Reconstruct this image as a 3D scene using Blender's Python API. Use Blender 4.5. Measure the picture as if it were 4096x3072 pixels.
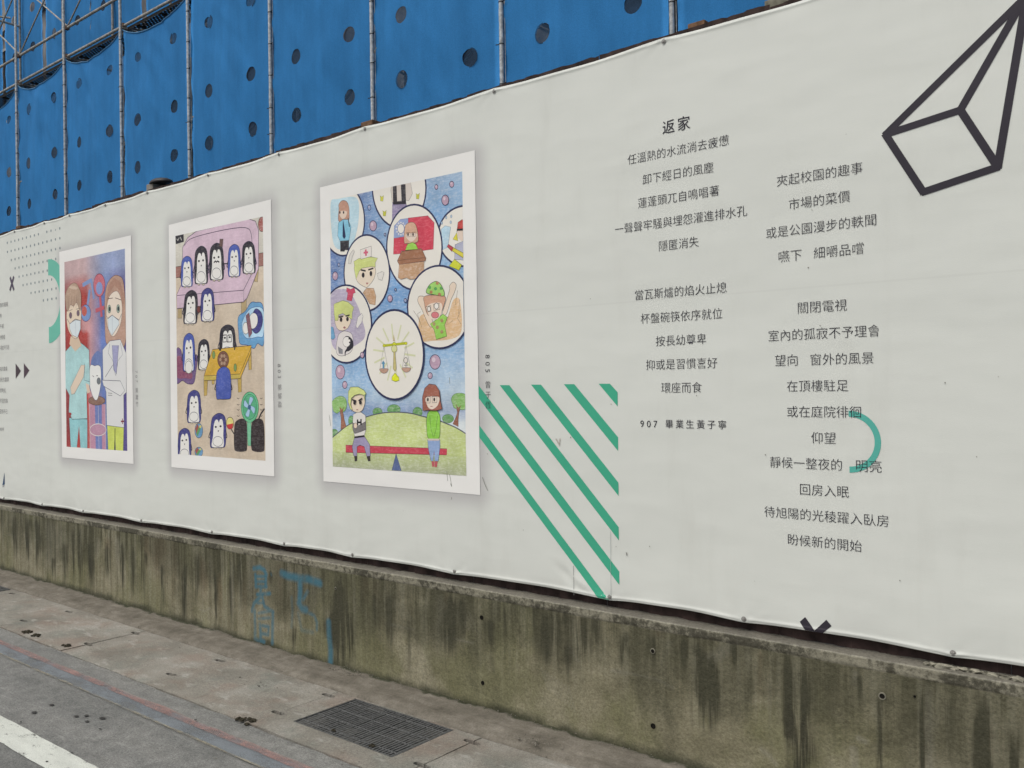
import bpy, bmesh, math, random
import numpy as np
from mathutils import Vector, Matrix, noise as mnoise
from mathutils.geometry import delaunay_2d_cdt

random.seed(7); np.random.seed(7)
scene = bpy.context.scene
COL = scene.collection
for o in list(bpy.data.objects): bpy.data.objects.remove(o)

# ------------------------------------------------------------------ camera
EYE = 1.625                       # eye height above the ground, metres
FPX, YAW, PITCH, ROLL = 3586., .69056, .00474, -.01435
_f = np.array([-math.sin(YAW)*math.cos(PITCH), math.cos(YAW)*math.cos(PITCH), math.sin(PITCH)])
_r0 = np.array([math.cos(YAW), math.sin(YAW), 0.]); _u0 = np.cross(_r0, _f)
_r = _r0*math.cos(ROLL)+_u0*math.sin(ROLL); _u = np.cross(_r, _f)
cd = bpy.data.cameras.new('camera'); cam = bpy.data.objects.new('camera', cd); COL.objects.link(cam)
cd.sensor_width = 36.; cd.lens = FPX/4096*36.; cd.clip_start = .05; cd.clip_end = 1500
cam.matrix_world = Matrix(((_r[0], _u[0], -_f[0], 0), (_r[1], _u[1], -_f[1], 0), (_r[2], _u[2], -_f[2], EYE), (0, 0, 0, 1)))
scene.camera = cam

# ------------------------------------------------------------------ sky, sun, exposure (overcast)
SUN_EL, SUN_AZ = math.radians(58), math.radians(-155)     # from behind and left of the camera
world = bpy.data.worlds.new('World'); scene.world = world; world.use_nodes = True
wn = world.node_tree.nodes; wl = world.node_tree.links; wn.clear()
sky = wn.new('ShaderNodeTexSky'); sky.sky_type = 'NISHITA'; sky.sun_disc = False
sky.sun_elevation = SUN_EL; sky.sun_rotation = math.pi-SUN_AZ if False else SUN_AZ
sky.air_density = 1.0; sky.dust_density = 4.0; sky.ozone_density = 1.0
hsv = wn.new('ShaderNodeHueSaturation'); hsv.inputs['Saturation'].default_value = .42   # cloud cover greys the sky
bg = wn.new('ShaderNodeBackground'); bg.inputs['Strength'].default_value = .13
wo = wn.new('ShaderNodeOutputWorld')
wl.new(sky.outputs[0], hsv.inputs['Color']); wl.new(hsv.outputs[0], bg.inputs[0]); wl.new(bg.outputs[0], wo.inputs[0])
sd = bpy.data.lights.new('sun', 'SUN'); sun = bpy.data.objects.new('sun', sd); COL.objects.link(sun)
sd.energy = .9; sd.angle = math.radians(40); sd.color = (1., .955, .87)
# direction towards the sun: behind the viewer (-y), a little left, high up
sdir = Vector((-.35*math.cos(SUN_EL), -.94*math.cos(SUN_EL), math.sin(SUN_EL)))
sun.rotation_euler = sdir.to_track_quat('Z', 'Y').to_euler()
sky.sun_rotation = math.atan2(sdir.x, sdir.y)
vs = scene.view_settings
scene.display_settings.display_device = 'sRGB'
vs.view_transform = 'Standard'; vs.look = 'None'; vs.gamma = 1.; vs.use_curve_mapping = False; vs.exposure = 0.22

# ------------------------------------------------------------------ planes of the place
D_BAN, D_FACE, D_HOARD = 3.41, 3.37, 3.45      # distance of banner, concrete face and hoarding from the viewer's foot
D_NET, D_NET2, D_BLD = 6.5, 7.30, 8.5

def _ray(px, py):
    return _r*((px-2048)/FPX)+_u*((1536-py)/FPX)+_f
def on_wall(px, py, d=D_BAN):                 # photograph measurement -> metres on an upright plane
    v = _ray(px, py); v = v*(d/v[1]); return float(v[0]), float(v[2])+EYE
def on_floor(px, py, z=0.):
    v = _ray(px, py); v = v*((z-EYE)/v[2]); return float(v[0]), float(v[1])

# ------------------------------------------------------------------ helpers
def lin(c):
    return tuple((x/12.92 if x <= .04045 else ((x+.055)/1.055)**2.4) for x in c)
PRINT_GAIN = 1.10
def ink(r, g, b):
    l = lin((r/255, g/255, b/255)); return tuple(min(.88, x*PRINT_GAIN) for x in l)

def tag(o, label=None, cat=None, group=None, kind=None):
    if label: o['label'] = label
    if cat: o['category'] = cat
    if group: o['group'] = group
    if kind: o['kind'] = kind
    return o
def empty(name, loc=(0, 0, 0)):
    o = bpy.data.objects.new(name, None); o.location = loc; COL.objects.link(o); return o
def link(name, me, parent=None, loc=None):
    o = bpy.data.objects.new(name, me); COL.objects.link(o)
    if loc is not None: o.location = loc
    if parent is not None:
        o.parent = parent
    return o
def mesh(name, verts, faces, mat, smooth=False):
    me = bpy.data.meshes.new(name); me.from_pydata([tuple(v) for v in verts], [], faces)
    if mat: me.materials.append(mat)
    if smooth: me.polygons.foreach_set('use_smooth', [True]*len(me.polygons))
    me.update(); return me
class MB:
    def __init__(s): s.v = []; s.f = []
    def box(s, x0, x1, y0, y1, z0, z1):
        n = len(s.v); s.v += [(x, y, z) for z in (z0, z1) for y in (y0, y1) for x in (x0, x1)]
        s.f += [(n, n+2, n+3, n+1), (n+4, n+5, n+7, n+6), (n, n+1, n+5, n+4), (n+2, n+6, n+7, n+3), (n, n+4, n+6, n+2), (n+1, n+3, n+7, n+5)]
    def tube(s, a, b, r, k=12, caps=True):
        a = Vector(a); b = Vector(b); d = (b-a).normalized()
        e = d.orthogonal().normalized(); g = d.cross(e); n = len(s.v)
        for p in (a, b):
            for i in range(k):
                t = 2*math.pi*i/k; s.v.append(tuple(p+e*(r*math.cos(t))+g*(r*math.sin(t))))
        for i in range(k):
            j = (i+1) % k; s.f.append((n+i, n+j, n+k+j, n+k+i))
        if caps: s.f.append(tuple(n+k-1-i for i in range(k))); s.f.append(tuple(n+k+i for i in range(k)))
    def build(s, name, mat, smooth=False):
        return mesh(name, s.v, s.f, mat, smooth)
def bevel(me, w=.004, seg=2):
    bm = bmesh.new(); bm.from_mesh(me)
    bmesh.ops.bevel(bm, geom=[e for e in bm.edges if len(e.link_faces) == 2 and e.calc_face_angle(0) > .5], offset=w, segments=seg, profile=.6, affect='EDGES')
    bm.to_mesh(me); bm.free(); return me

# value noise on arrays (numpy), several octaves
_rng = np.random.RandomState(3)
_lat = _rng.rand(512, 512)
def vnoise(x, y, seed=0):
    x = np.asarray(x, float)+seed*17.3; y = np.asarray(y, float)+seed*31.7
    xi = np.floor(x).astype(int); yi = np.floor(y).astype(int); fx = x-xi; fy = y-yi
    fx = fx*fx*(3-2*fx); fy = fy*fy*(3-2*fy)
    g = lambda a, b: _lat[a % 512, b % 512]
    return (g(xi, yi)*(1-fx)+g(xi+1, yi)*fx)*(1-fy)+(g(xi, yi+1)*(1-fx)+g(xi+1, yi+1)*fx)*fy
def fbm(x, y, n=4, seed=0):
    s = 0; a = .5; t = 0
    for i in range(n):
        s = s+a*vnoise(x*2**i, y*2**i, seed+i); t += a; a *= .5
    return s/t

# ------------------------------------------------------------------ materials
class NT:
    def __init__(s, name, rough=.8, spec=.3):
        s.m = bpy.data.materials.new(name); s.m.use_nodes = True
        s.n = s.m.node_tree.nodes; s.l = s.m.node_tree.links; s.n.clear()
        s.out = s.n.new('ShaderNodeOutputMaterial'); s.b = s.n.new('ShaderNodeBsdfPrincipled')
        s.b.inputs['Roughness'].default_value = rough; s.b.inputs['Specular IOR Level'].default_value = spec
        s.l.new(s.b.outputs[0], s.out.inputs[0])
        s.tc = s.n.new('ShaderNodeNewGeometry').outputs['Position']
    def inp(s, sock, v):
        if hasattr(v, 'is_linked') or hasattr(v, 'links'): s.l.new(v, sock)
        elif isinstance(v, (tuple, list)) and len(v) == 3 and sock.type == 'RGBA': sock.default_value = (*v, 1)
        else: sock.default_value = v
    def map(s, scale=(1, 1, 1), rot=(0, 0, 0), loc=(0, 0, 0), src=None):
        m = s.n.new('ShaderNodeMapping'); s.l.new(src or s.tc, m.inputs['Vector'])
        m.inputs['Scale'].default_value = scale; m.inputs['Rotation'].default_value = rot; m.inputs['Location'].default_value = loc
        return m.outputs[0]
    def noise(s, vec, scale=5, detail=4, rough=.55, dist=0.):
        t = s.n.new('ShaderNodeTexNoise'); s.l.new(vec, t.inputs['Vector'])
        t.inputs['Scale'].default_value = scale; t.inputs['Detail'].default_value = detail
        t.inputs['Roughness'].default_value = rough; t.inputs['Distortion'].default_value = dist
        return t.outputs['Fac']
    def ramp(s, fac, stops):
        r = s.n.new('ShaderNodeValToRGB'); s.l.new(fac, r.inputs[0]); e = r.color_ramp.elements
        while len(e) < len(stops): e.new(.5)
        for i, (p, c) in enumerate(stops):
            e[i].position = p; e[i].color = (*(c if isinstance(c, tuple) else (c, c, c)), 1)
        return r.outputs[0]
    def mix(s, fac, a, b, mode='MIX'):
        m = s.n.new('ShaderNodeMix'); m.data_type = 'RGBA'; m.blend_type = mode
        s.inp(m.inputs[0], fac); s.inp(m.inputs[6], a); s.inp(m.inputs[7], b); return m.outputs[2]
    def math(s, op, a, b=0., c=None, clamp=False):
        m = s.n.new('ShaderNodeMath'); m.operation = op; m.use_clamp = clamp
        s.inp(m.inputs[0], a); s.inp(m.inputs[1], b)
        if c is not None: s.inp(m.inputs[2], c)
        return m.outputs[0]
    def sep(s, vec=None):
        m = s.n.new('ShaderNodeSeparateXYZ'); s.l.new(vec or s.tc, m.inputs[0]); return m.outputs
    def attr(s, name):
        a = s.n.new('ShaderNodeAttribute'); a.attribute_name = name; return a.outputs
    def sstep(s, v, a, b):          # smooth ramp from a (0) to b (1)
        m = s.n.new('ShaderNodeMapRange'); m.interpolation_type = 'SMOOTHSTEP'
        s.inp(m.inputs[0], v); m.inputs[1].default_value = a; m.inputs[2].default_value = b; return m.outputs[0]
    def bump(s, h, strength=.3, dist=.01):
        b = s.n.new('ShaderNodeBump'); b.inputs['Strength'].default_value = strength; b.inputs['Distance'].default_value = dist
        s.l.new(h, b.inputs['Height']); s.l.new(b.outputs[0], s.b.inputs['Normal'])
    def col(s, c): s.inp(s.b.inputs['Base Color'], c); return s.m

def plain(name, c, rough=.7, spec=.3, metal=0., var=.12, scale=30):
    t = NT(name, rough, spec); t.b.inputs['Metallic'].default_value = metal
    n = t.noise(t.tc, scale, 4)
    a = tuple(x*(1-var*1.6) for x in c); b = tuple(min(1, x*(1+var)) for x in c)
    t.bump(n, .15, .003)
    return t.col(t.ramp(n, [(.3, a), (.7, b)]))
# ------------------------------------------------------------------ GROUND
def m_asphalt():
    t = NT('asphalt', .9, .25)
    big = t.noise(t.map((.5, 1.6, 1)), 1.6, 5, .6)
    mid = t.noise(t.tc, 14, 5, .65)
    agg = t.noise(t.tc, 260, 2, .7)
    c = t.ramp(big, [(.3, (.138, .141, .133)), (.5, (.180, .181, .170)), (.72, (.232, .230, .212))])
    c = t.mix(.75, c, t.ramp(mid, [(.3, .66), (.7, 1.25)]), 'MULTIPLY')
    c = t.mix(.7, c, t.ramp(agg, [(.28, .35), (.5, 1.), (.74, 1.8)]), 'MULTIPLY')
    ag2 = t.noise(t.tc, 95, 3, .75)
    c = t.mix(.75, c, t.ramp(ag2, [(.30, .50), (.5, 1.), (.72, 1.60)]), 'MULTIPLY')
    c = t.mix(t.math('MULTIPLY', t.sstep(t.noise(t.map((1, 1, 1), loc=(5, 5, 0)), 48, 4, .8), .66, .72), .5), c, (.33, .33, .30))
    pale = t.noise(t.map((1.2, 5, 1), loc=(3, 1, 0)), 6, 6, .7)
    c = t.mix(t.math('MULTIPLY', t.sstep(pale, .55, .72), .6), c, (.28, .28, .26))
    t.bump(agg, .5, .004); return t.col(c)
M_ASPH = m_asphalt()
def m_paint(name, c, lo, hi, wear_scale=9, amt=1.):
    t = NT(name, .8, .3)
    w = t.noise(t.map((1, 2.2, 1)), wear_scale, 7, .7)
    fine = t.noise(t.tc, 190, 3, .7)
    f = t.sstep(t.math('ADD', t.math('MULTIPLY', w, .7), t.math('MULTIPLY', fine, .3)), lo, hi)
    tr = t.n.new('ShaderNodeBsdfTransparent'); mx = t.n.new('ShaderNodeMixShader')
    t.l.new(t.math('MULTIPLY', f, amt), mx.inputs[0]); t.l.new(tr.outputs[0], mx.inputs[1]); t.l.new(t.b.outputs[0], mx.inputs[2])
    t.l.new(mx.outputs[0], t.out.inputs[0])
    cc = t.mix(.6, c, t.ramp(fine, [(.3, .6), (.7, 1.2)]), 'MULTIPLY')
    cc = t.mix(.5, cc, t.ramp(t.noise(t.map((1, 3, 1)), 5, 5, .6), [(.3, .72), (.7, 1.15)]), 'MULTIPLY')
    t.bump(fine, .3, .002)
    return t.col(cc)
M_WHITE = m_paint('worn_white_paint', (.60, .62, .56), .37, .45)
M_RED = m_paint('worn_red_paint', (.36, .225, .20), .36, .62, 4, .80)
M_BLUE = m_paint('faded_blue_paint', (.205, .228, .245), .33, .56, 3, .85)
M_YEL = m_paint('worn_yellow_paint', (.33, .30, .22), .40, .60, 6, .75)
M_STAIN = plain('dark_oily_stain', (.035, .033, .030), .6, .4, var=.3)
M_EARTH = plain('packed_earth', (.06, .055, .045), .95, .1, var=.3)

me = mesh('ground', [(-600, -600, -.17), (600, -600, -.17), (600, 600, -.17), (-600, 600, -.17)], [(0, 1, 2, 3)], M_EARTH)
tag(link('ground', me), kind='structure')
# the carriageway, with a slightly ragged edge against the drain covers
RY = 2.55
vs_, fs_ = [], []
xs = np.concatenate([[-120, -60, -30, -16], np.arange(-12, 2.01, .04), [6, 20, 60, 120]])
for i, x in enumerate(xs):
    e = RY + (0.012*(fbm(x*7, 0.3, 4, 1)-.5)*2 if -12.1 < x < 2.1 else 0)
    vs_ += [(x, -80, 0), (x, e-.05, 0), (x, e, -.004), (x, e+.004, -.16)]
for i in range(len(xs)-1):
    a = 4*i; b = a+4
    for k in range(3): fs_.append((a+k, b+k, b+k+1, a+k+1))
road = tag(link('road', mesh('road', vs_, fs_, M_ASPH)), kind='structure')

def ragged_band(name, x0, x1, y0, y1, z, mat, amp=.008, fr=9, seed=0, step=.03, taper=None):
    xs = np.arange(x0, x1+step, step); v = []; f = []
    for x in xs:
        a = y0+amp*(fbm(x*fr, 1.7, 4, seed)-.5)*2; b = y1+amp*(fbm(x*fr, 9.2, 4, seed+5)-.5)*2
        v += [(x, a, z), (x, (a+b)/2, z+.0005), (x, b, z)]
    for i in range(len(xs)-1):
        for k in (0, 1): f.append((3*i+k, 3*i+3+k, 3*i+4+k, 3*i+1+k))
    return link(name, mesh(name, v, f, mat), road)
for n_, args in (('white_line', (-14, 3, 1.70, 1.845, .004, M_WHITE, .006, 11, 2)),
                 ('faded_blue_band', (-14, 3, 2.285, 2.405, .004, M_BLUE, .010, 4, 3)),
                 ('worn_yellow_edge', (-14, 3, 2.274, 2.289, .008, M_YEL, .007, 6, 4)),
                 ('worn_red_line', (-14, 3, 2.366, 2.412, .008, M_RED, .012, 4, 6))):
    ragged_band(n_, *args)

# dark spots and flattened leaves on the asphalt
def splat(cx, cy, rx, ry, z, mat, name, parent, seed, h=.002, k=18, rough=.35):
    rnd = random.Random(seed); v = [(cx, cy, z+h)]; f = []
    ph = [rnd.uniform(0, 6.28) for _ in range(4)]
    for ring, hh in ((.6, h*.8), (1., 0)):
        for i in range(k):
            t = 2*math.pi*i/k
            r = ring*(1+rough*(.5*math.sin(2*t+ph[0])+.35*math.sin(3*t+ph[1])+.3*math.sin(5*t+ph[2])+.2*math.sin(8*t+ph[3])))
            v.append((cx+rx*r*math.cos(t), cy+ry*r*math.sin(t), z+hh+(rnd.uniform(0, h*.3) if ring < 1 else 0)))
    for i in range(k):
        j = (i+1) % k; f.append((0, 1+i, 1+j)); f.append((1+i, 1+k+i, 1+k+j, 1+j))
    return link(name, mesh(name, v, f, mat), parent)
def zc(x0, y0, s): return lambda x, y: (x0+x/s, y0+y/s)
Gz = zc(0, 2400, 2.212)
for i, (x, y, w) in enumerate([(303, 1003, 42), (457, 935, 38), (675, 1037, 36), (765, 1030, 36), (770, 1082, 32), (905, 1053, 46), (885, 1150, 22),
                               (145, 968, 8), (440, 1130, 6), (185, 1088, 16), (635, 1363, 20), (415, 1440, 22), (1133, 973, 6), (1730, 1077, 24)]):
    px, py = Gz(x, y); X, Y = on_floor(px, py); X2, _ = on_floor(px+w/2.212, py)
    splat(X, Y, (X2-X)*.92, (X2-X)*.62, .006 if not 1600 < x < 1800 else .010, M_STAIN, 'dark_stain', road, 50+i, .0015, 18, .22)

# ------------------------------------------------------------------ DRAIN CHANNEL: precast cover slabs, grates, mortar haunch
def m_slab():
    t = NT('worn_concrete_slab', .92, .2)
    big = t.noise(t.map((1, 1.5, 1)), 2.3, 5, .6)
    hue = t.noise(t.map((1, 1, 1), loc=(9, 4, 0)), 3.1, 4, .6)
    c = t.ramp(big, [(.3, (.175, .166, .140)), (.5, (.248, .234, .200)), (.7, (.335, .322, .285))])
    c = t.mix(t.math('MULTIPLY', t.sstep(hue, .48, .66), .6), c, (.235, .185, .150))
    c = t.mix(t.math('MULTIPLY', t.sstep(hue, .46, .34), .45), c, (.175, .190, .165))
    fine = t.noise(t.tc, 170, 4, .75)
    c = t.mix(.8, c, t.ramp(fine, [(.3, .52), (.55, 1.), (.75, 1.42)]), 'MULTIPLY')
    pk = t.noise(t.tc, 55, 5, .8)
    c = t.mix(t.math('MULTIPLY', t.sstep(pk, .60, .68), .6), c, (.10, .09, .07))
    c = t.mix(.6, c, t.ramp(t.noise(t.tc, 80, 4, .8), [(.3, .62), (.5, 1.), (.72, 1.35)]), 'MULTIPLY')
    dirt = t.noise(t.tc, 11, 7, .7)
    c = t.mix(t.math('MULTIPLY', t.sstep(dirt, .56, .72), .6), c, (.11, .105, .085))
    pale = t.noise(t.map((1.3, 3, 1), loc=(2, 8, 0)), 4.5, 6, .65)
    c = t.mix(t.math('MULTIPLY', t.sstep(pale, .55, .68), .55), c, (.38, .375, .34))
    sm = t.noise(t.map((5, .9, 1), loc=(5, 1, 0)), 3., 5, .65)
    c = t.mix(t.math('MULTIPLY', t.sstep(sm, .57, .68), .35), c, (.13, .12, .095))
    rnd = t.n.new('ShaderNodeObjectInfo').outputs['Random']
    c = t.mix(.5, c, t.ramp(rnd, [(0., .82), (1., 1.15)]), 'MULTIPLY')
    t.bump(t.math('ADD', fine, t.math('MULTIPLY', dirt, 2.)), .35, .004)
    return t.col(c)
M_SLAB = m_slab()
M_GRATE = plain('dull_galvanised_steel', (.098, .100, .098), .75, .3, .1, .3, 60)
M_MUD = plain('dried_mud', (.078, .075, .068), .95, .1, var=.45, scale=40)
chan = empty('drain_channel', (0, 3.38, -.17)); tag(chan, kind='structure')
def at(o, p): o.parent = p; o.matrix_parent_inverse = Matrix.Translation(-p.location); return o
J = [-7.87-1.02*2, -7.87-1.02, -7.87, -6.85, -5.86, -4.84, -3.82, -2.79, -1.77, -.75, .27, 1.29, 2.31]
def slab(x0, x1, hole):
    g = .0022; y0, y1 = 2.556, 3.118; a, b = x0+g, x1-g
    rnd = random.Random(int(x0*100))
    n1, n2, hw, dp = 2.73, 3.05, .0150, .044      # lifting notches at each end
    out = []
    def edge(p, q, n):
        for i in range(n):
            u = i/n; j = .0015 if 0 < i else 0
            out.append((p[0]+(q[0]-p[0])*u+rnd.uniform(-j, j), p[1]+(q[1]-p[1])*u+rnd.uniform(-j, j)*1.4))
    def notch(x, y, s, d):  # s: into the slab, d: direction of travel in y
        for dx, dy in ((0, -hw), (dp*.5, -hw*1.05), (dp, -hw*.7), (dp*1.05, 0), (dp, hw*.7), (dp*.5, hw*1.05), (0, hw)):
            out.append((x+s*dx, y+d*dy))
    edge((a, y0), (b, y0), 24)
    edge((b, y0), (b, n1-hw), 3); notch(b, n1, -1, 1); edge((b, n1+hw+.002), (b, n2-hw), 8); notch(b, n2, -1, 1); edge((b, n2+hw+.002), (b, y1), 2)
    edge((b, y1), (a, y1), 24)
    edge((a, y1), (a, n2+hw), 2); notch(a, n2, 1, -1); edge((a, n2-hw-.002), (a, n1+hw), 8); notch(a, n1, 1, -1); edge((a, n1-hw-.002), (a, y0), 3)
    pts = [Vector(p) for p in out]; n = len(pts); edges = [(i, (i+1) % n) for i in range(n)]
    if hole:
        hx0, hx1, hy0, hy1 = hole; m = len(pts)
        hp = []
        for p, q in (((hx0, hy0), (hx1, hy0)), ((hx1, hy0), (hx1, hy1)), ((hx1, hy1), (hx0, hy1)), ((hx0, hy1), (hx0, hy0))):
            for i in range(10): hp.append((p[0]+(q[0]-p[0])*i/10, p[1]+(q[1]-p[1])*i/10))
        pts += [Vector(p) for p in hp]; edges += [(m+i, m+(i+1) % 40) for i in range(40)]
    for i in range(1, 20):
        for j in range(1, 11):
            p = (a+(b-a)*i/20, y0+(y1-y0)*j/11)
            if min(abs(p[1]-n1), abs(p[1]-n2)) < .03 and (p[0]-a < .07 or b-p[0] < .07): continue
            pts.append(Vector(p))
    r = delaunay_2d_cdt(pts, edges, [], 1, 1e-6)
    V2, E2, F2 = r[0], r[1], r[2]
    # drop everything outside the outline or inside the grate opening
    def inside(p):
        c = False; j = len(out)-1
        for i in range(len(out)):
            xi, yi = out[i]; xj, yj = out[j]
            if (yi > p[1]) != (yj > p[1]) and p[0] < (xj-xi)*(p[1]-yi)/(yj-yi)+xi: c = not c
            j = i
        return c
    F2 = [f for f in F2 if inside(sum((V2[k] for k in f), Vector((0, 0)))/len(f))]
    if hole: F2 = [f for f in F2 if not (hx0 < sum(V2[k].x for k in f)/len(f) < hx1 and hy0 < sum(V2[k].y for k in f)/len(f) < hy1)]
    tilt = rnd.uniform(-.003, .003); base = rnd.uniform(-.002, .003)
    V3 = [(p.x, p.y, base+tilt*(p.y-2.8)*2+.004*(float(fbm(p.x*3, p.y*3, 4, 2))-.5)) for p in V2]
    cnt = {}
    for f in F2:
        for i in range(len(f)):
            e = (f[i], f[(i+1) % len(f)]); cnt[e] = 1
    nb = len(V3); faces = [tuple(f) for f in F2]; low = {}
    V3.extend([]) 
    for (p, q) in list(cnt):
        if (q, p) not in cnt:
            for k in (p, q):
                if k not in low:
                    low[k] = len(V3); v = V3[k]; V3.append((v[0], v[1], v[2]-.09))
            faces.append((q, p, low[p], low[q]))
    me = mesh('cover_slab', V3, faces, M_SLAB)
    at(link('cover_slab', me), chan)
HOLES = {2-1: (-8.745, -8.045, 2.705, 3.108), 6: (-3.665, -2.955, 2.705, 3.108)}
for i in range(len(J)-1): slab(J[i], J[i+1], HOLES.get(i))

def grate(x0, x1, y0, y1, label):
    g = empty('drain_grate', ((x0+x1)/2, (y0+y1)/2, -.03)); tag(g, label, 'drain grate', 'steel drain grates in the channel covers')
    m = MB(); w = .006
    m.box(x0+.003, x1-.003, y0+.003, y0+.003+w, -.035, .002); m.box(x0+.003, x1-.003, y1-.003-w, y1-.003, -.035, .002)
    m.box(x0+.003, x0+.003+w, y0+.003+w, y1-.003-w, -.035, .002); m.box(x1-.003-w, x1-.003, y0+.003+w, y1-.003-w, -.035, .002)
    at(link('frame', m.build('frame', M_GRATE)), g)
    n = 34; bm_ = MB(); bm_.box(-.0058, .0058, y0+.010, y1-.010, -.03, .0); bme = bm_.build('bar', M_GRATE)
    for i in range(n):
        o = link('bar', bme); o.location = (x0+.012+(x1-x0-.024)*(i+.5)/n, 0, random.uniform(-.001, .001)); at(o, g)
    rm = MB(); rm.tube((x0+.01, 0, -.002), (x1-.01, 0, -.002), .0034, 6); rme = rm.build('cross_rod', M_GRATE)
    for k in range(4):
        o = link('cross_rod', rme); o.location = (0, y0+(y1-y0)*(k+.5)/4, 0); at(o, g)
    # mud that has silted up between the bars
    rnd = random.Random(5); v = []; f = []
    for i in range(n-1):
        xa = x0+.012+(x1-x0-.024)*(i+.5)/n+.005; xb = xa+(x1-x0-.024)/n-.010
        ys = np.linspace(y0+.01, y1-.01, 24)
        for j, y in enumerate(ys):
            u = (xa-x0)/(x1-x0); w_ = (y-y0)/(y1-y0)
            fill = -.008+.007*max(0, min(1, float(fbm(xa*9, y*9, 3, 4))*2.1-.55+max(0, .45-u)*max(0, .55-w_)*5))
            v += [(xa, y, fill), (xb, y, fill)]
        b = len(v)-48
        for j in range(23): f.append((b+2*j, b+2*j+1, b+2*j+3, b+2*j+2))
    o = at(link('silt', mesh('silt', v, f, M_MUD)), g)
    return g
grate(-3.665, -2.955, 2.705, 3.108, 'rectangular steel drain grate let into the channel cover below the blue graffiti wall')
grate(-8.745, -8.045, 2.705, 3.108, 'dark drain grate at the far left edge of the photo, only its corner in view')

# mortar haunch between the covers and the wall: rough, with a rounded inner edge
def m_haunch():
    t = NT('rough_mortar', .95, .15)
    n = t.noise(t.tc, 7, 7, .7); fine = t.noise(t.tc, 120, 4, .75); st = t.noise(t.map((1, 6, 1)), 5, 5, .6)
    c = t.ramp(n, [(.3, (.125, .113, .090)), (.52, (.185, .168, .137)), (.72, (.265, .242, .203))])
    c = t.mix(.6, c, t.ramp(fine, [(.3, .55), (.55, 1.), (.75, 1.35)]), 'MULTIPLY')
    c = t.mix(.6, c, t.ramp(st, [(.3, .72), (.7, 1.2)]), 'MULTIPLY')
    y = t.sep()[1]
    moss = t.math('ADD', t.math('MULTIPLY', t.sstep(y, 3.30, 3.375), .8), t.math('MULTIPLY', t.sstep(n, .45, .6), .35))
    c = t.mix(t.sstep(moss, .55, .95), c, (.052, .055, .034))
    t.bump(t.math('ADD', fine, t.math('MULTIPLY', n, 2.5)), .6, .006)
    return t.col(c)
xs = np.arange(-13, 3.0, .018); ys = np.array([3.119, 3.121, 3.13, 3.145, 3.16, 3.18, 3.2, 3.225, 3.25, 3.275, 3.3, 3.325, 3.345, 3.36, 3.378])
X, Y = np.meshgrid(xs, ys, indexing='ij')
prof = np.interp(Y, [3.119, 3.121, 3.13, 3.15, 3.18, 3.30, 3.378], [-.09, -.002, .004, .016, .022, .026, .030])
rel = (fbm(X*6, Y*9, 4, 11)-.5)*.012+(fbm(X*30, Y*30, 3, 12)-.5)*.010+(fbm(X*1.3, Y*0, 2, 13)-.5)*.012
pit = np.clip(fbm(X*11, Y*14, 3, 14)-.62, 0, 1)*-.05
Z = prof+(rel+pit)*(Y > 3.125)
V = np.stack([X+0*Z, Y+(Y < 3.14)*(fbm(X*8, Y*0, 3, 15)-.5)*.012, Z], -1).reshape(-1, 3)
ny = len(ys); F = [(i*ny+j, (i+1)*ny+j, (i+1)*ny+j+1, i*ny+j+1) for i in range(len(xs)-1) for j in range(ny-1)]
at(link('mortar_haunch', mesh('mortar_haunch', V, F, m_haunch(), True)), chan)

# little clumps of dried mud and moss lying along the covers
M_CLUMP = plain('dried_moss_clump', (.045, .040, .028), .95, .1, var=.5, scale=90)
def clump(px, py, size, label, seed, cat='dirt clump'):
    X, Y = on_floor(px, py); rnd = random.Random(seed)
    bm = bmesh.new()
    for k in range(26):
        a = rnd.uniform(0, 6.28); r = size*rnd.random()**.7
        s = size*rnd.uniform(.12, .30)
        ico = bmesh.ops.create_icosphere(bm, subdivisions=1, radius=s)
        for v in ico['verts']:
            v.co.z = max(v.co.z*.6, -.001)*1.; v.co += Vector((rnd.uniform(-s, s)*.3, rnd.uniform(-s, s)*.3, 0))
            v.co += Vector((r*math.cos(a)*1.25, r*math.sin(a)*.75, max(0, (size-r))*.18))
    me = bpy.data.meshes.new('dirt_clump'); bm.to_mesh(me); bm.free(); me.materials.append(M_CLUMP)
    o = link('dirt_clump', me, None, (X, Y, .003)); tag(o, label, cat, 'dirt clumps along the drain covers')
clump(980, 2886, .052, 'largest dark clump of dried moss, on the cover edge left of the big grate', 1)
clump(108, 2530, .040, 'left one of two dark moss clumps by the far end of the covers', 2)
clump(146, 2544, .040, 'right one of two dark moss clumps by the far end of the covers', 3)
clump(265, 2584, .034, 'flat dark clump at the road edge of a slab joint, left of the photo', 4)
Rz = zc(900, 2600, 1.7015)
p = Rz(740, 550); clump(*p, .016, 'small brown mud clump on the near left corner of the grate', 6)
p = Rz(1005, 655); clump(*p, .020, 'brown mud clump on the near edge of the big grate', 7)

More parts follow.
